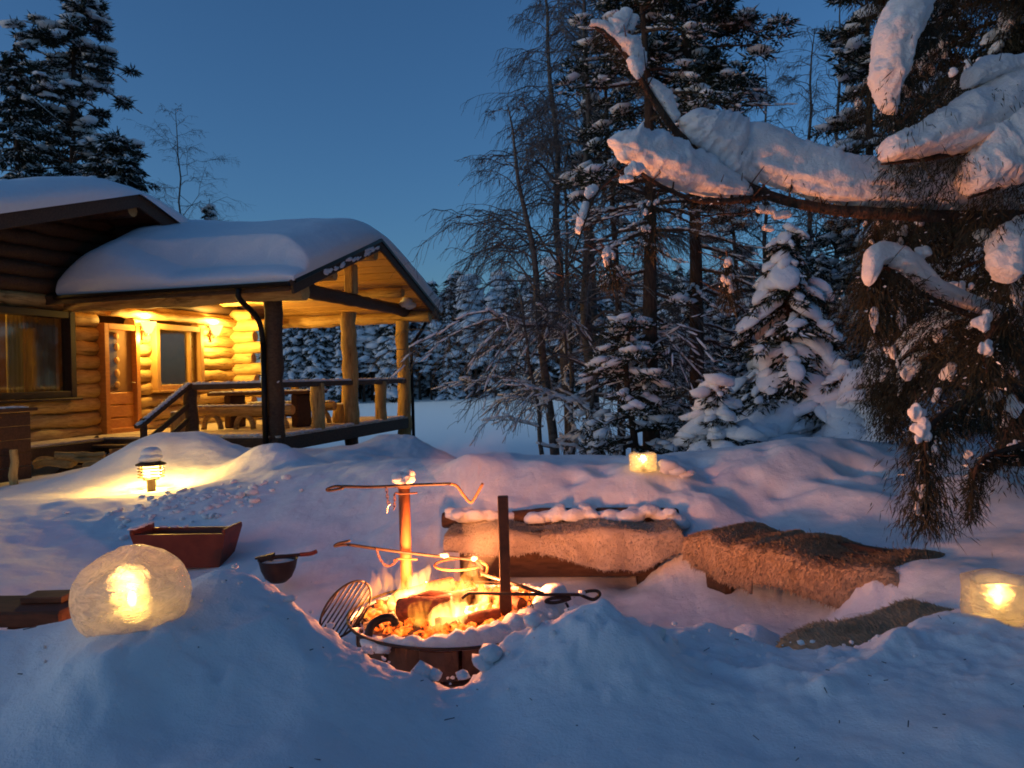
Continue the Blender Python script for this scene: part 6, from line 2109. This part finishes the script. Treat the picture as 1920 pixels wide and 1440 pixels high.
loaded([px(2000, 205, 4.9), px(1900, 250, 4.6), px(1800, 285, 4.45), px(1720, 300, 4.4), px(1652, 308, 4.35)], [.20, .20, .17, .13, .09], [.28, .24, .18, .12, .08], 900, 40)
loaded([px(2010, 300, 4.6), px(1930, 330, 4.45), px(1870, 352, 4.4), px(1815, 372, 4.35)], [.2, .2, .17, .10], [.30, .28, .22, .1], 700, 44)
loaded([px(1760, -40, 4.6), px(1725, 20, 4.5), px(1695, 90, 4.42), px(1682, 160, 4.4), px(1676, 225, 4.4)], [.10, .12, .13, .11, .05], [.10, .13, .14, .12, .06], 900, 48, .3)
loaded([px(2000, 150, 4.7), px(1920, 160, 4.6), px(1860, 160, 4.55), px(1812, 172, 4.5)], [.10, .10, .10, .08], [.10, .10, .10, .07], 1000, 52, .3)
loaded([px(1990, 640, 5.2), px(1850, 600, 4.9), px(1745, 560, 4.7), px(1690, 520, 4.6), px(1648, 500, 4.55), px(1626, 545, 4.5)], [.05, .06, .07, .08, .07, .04], [.05, .06, .08, .10, .08, .04], 1500, 56, .35)
loaded([px(2010, 470, 4.7), px(1940, 480, 4.5), px(1898, 500, 4.4), px(1885, 540, 4.35)], [.12, .13, .13, .06], [.14, .16, .15, .08], 1200, 60, .4)
loaded([px(1990, 720, 5.0), px(1880, 730, 4.8), px(1800, 760, 4.6), px(1745, 800, 4.45), px(1735, 880, 4.4), px(1738, 965, 4.4)], None, None, 1700, 64, .12, side=.10)
loaded([px(1990, 830, 5.2), px(1900, 840, 5.0), px(1835, 870, 4.9), px(1818, 960, 4.85)], None, None, 1000, 66, .06, side=.035)
bl = loaded([px(1950, 560, 4.6), px(1890, 590, 4.5), px(1850, 640, 4.45), px(1850, 700, 4.4)], None, None, 1800, 68, .25)
lump = link("bough_snow", None, big)
for i, (x0, y0, rx, rz, dd) in enumerate(((1717, 775, .062, .055, 4.42), (1728, 805, .052, .06, 4.41), (1722, 822, .03, .035, 4.41), (1752, 842, .035, .035, 4.4), (1728, 920, .022, .05, 4.36), (1722, 955, .018, .045, 4.36), (1846, 602, .05, .06, 4.38), (1852, 650, .045, .05, 4.38), (1728, 472, .055, .04, 4.6),
                                          (1900, 760, .055, .055, 4.5), (1860, 745, .06, .05, 4.6), (1905, 560, .05, .08, 4.38), (1815, 850, .03, .03, 4.85), (1690, 595, .025, .05, 4.5), (1780, 700, .05, .05, 4.9), (1700, 700, .05, .06, 5.2), (1760, 630, .05, .05, 5.1), (1890, 690, .05, .05, 4.7), (1800, 540, .06, .05, 5.0), (1850, 440, .06, .05, 4.6),
                                          (1760, 225, .06, .05, 4.7), (1800, 225, .07, .05, 4.7), (1895, 850, .06, .06, 5.2), (1640, 600, .025, .06, 4.5), (1672, 660, .03, .05, 4.8))):
    p = to_big(px(x0, y0, dd))
    rq = np.random.default_rng(900 + i)
    sh_ = np.array([rx, rx * .5, rz])
    cs_ = np.array([p] + [p + rq.normal(size=3) * sh_ * .40 for _ in range(7)])
    V, Fq = blobs(cs_, [sh_ * .75] + [sh_ * rq.uniform(.45, .72) for _ in range(7)], None, 900 + i, 2, .15)
    o = MB().add(V, Fq).build("snow_load", M['bough_snow'], lump)
    md = o.modifiers.new("merge", 'REMESH')
    md.mode = 'VOXEL'
    md.voxel_size = max(.005, rx * .11)
    md.use_smooth_shade = True
    md = o.modifiers.new("settle", 'SMOOTH')
    md.iterations = 5
# the mass of drooping boughs behind
rg = np.random.default_rng(123)
for i in range(80):
    zt = rg.uniform(.9, 6.6)
    a = rg.uniform(PI * .55, PI * 1.75)
    L = rg.uniform(1.0, 2.0) * (1.15 - .04 * zt)
    b0 = Vector((SPX.x, SPX.y, big.location.z + zt))
    pts = [b0 + Vector((math.cos(a) * L * t, math.sin(a) * L * t, L * (.15 * t - .62 * t ** 1.8))) for t in (0, .25, .5, .75, 1.0)]
    pts = [Vector((max(p.x, (.475 + .02 * math.sin(i)) * p.y), max(p.y, 5.15), p.z)) for p in pts]
    b_, Q = bough(pts, .022, .004, 820, None, 200 + i, .34, side=.16, blade_w=.022, stubs=2, frost=.02)
    if i % 5 < 4:
        i0, i1 = sorted(rg.choice(np.arange(6, 38), 2, replace=False))
        if i1 - i0 > 5:
            w_ = rg.uniform(.045, .10)
            sp = [Vector(tuple(Q[q] + np.array(big.location))) + Vector((0, 0, .02)) for q in np.linspace(i0, i1, 5).astype(int)]
            snow_sweep('snow_load', b_, sp, [w_ * .6, w_, w_ * 1.1, w_, w_ * .6], [w_ * .4, w_ * .8, w_ * .9, w_ * .7, w_ * .3], 700 + i, 20, 10, .3)
    k = rg.integers(5, 10)
    u = rg.uniform(.2, 1.0, k)
    c = np.stack([np.interp(u, np.linspace(0, 1, 40), Q[:, w]) for w in range(3)], -1) + np.array([0, 0, .02])
    for e in range(k):
        sz_ = rg.uniform(.45, 1.2)
        o_ = np.array(big.location)
        c0 = c[e] + np.array([rg.normal() * .06, -.03 + rg.normal() * .04, .0])
        d_ = np.array([rg.normal() * .04, rg.normal() * .03, -rg.uniform(.07, .19)]) * sz_
        w_ = rg.uniform(.024, .050) * sz_
        snow_sweep("snow_load", b_, [Vector(tuple(c0 + o_ - d_ * .1)), Vector(tuple(c0 + o_ + d_ * .4 + np.array([w_ * .4, 0, 0]))), Vector(tuple(c0 + o_ + d_))], [w_ * .8, w_ * 1.2, w_ * .7], [w_ * .8, w_, w_ * .6], 300 + i * 7 + e, 8, 7, .0)
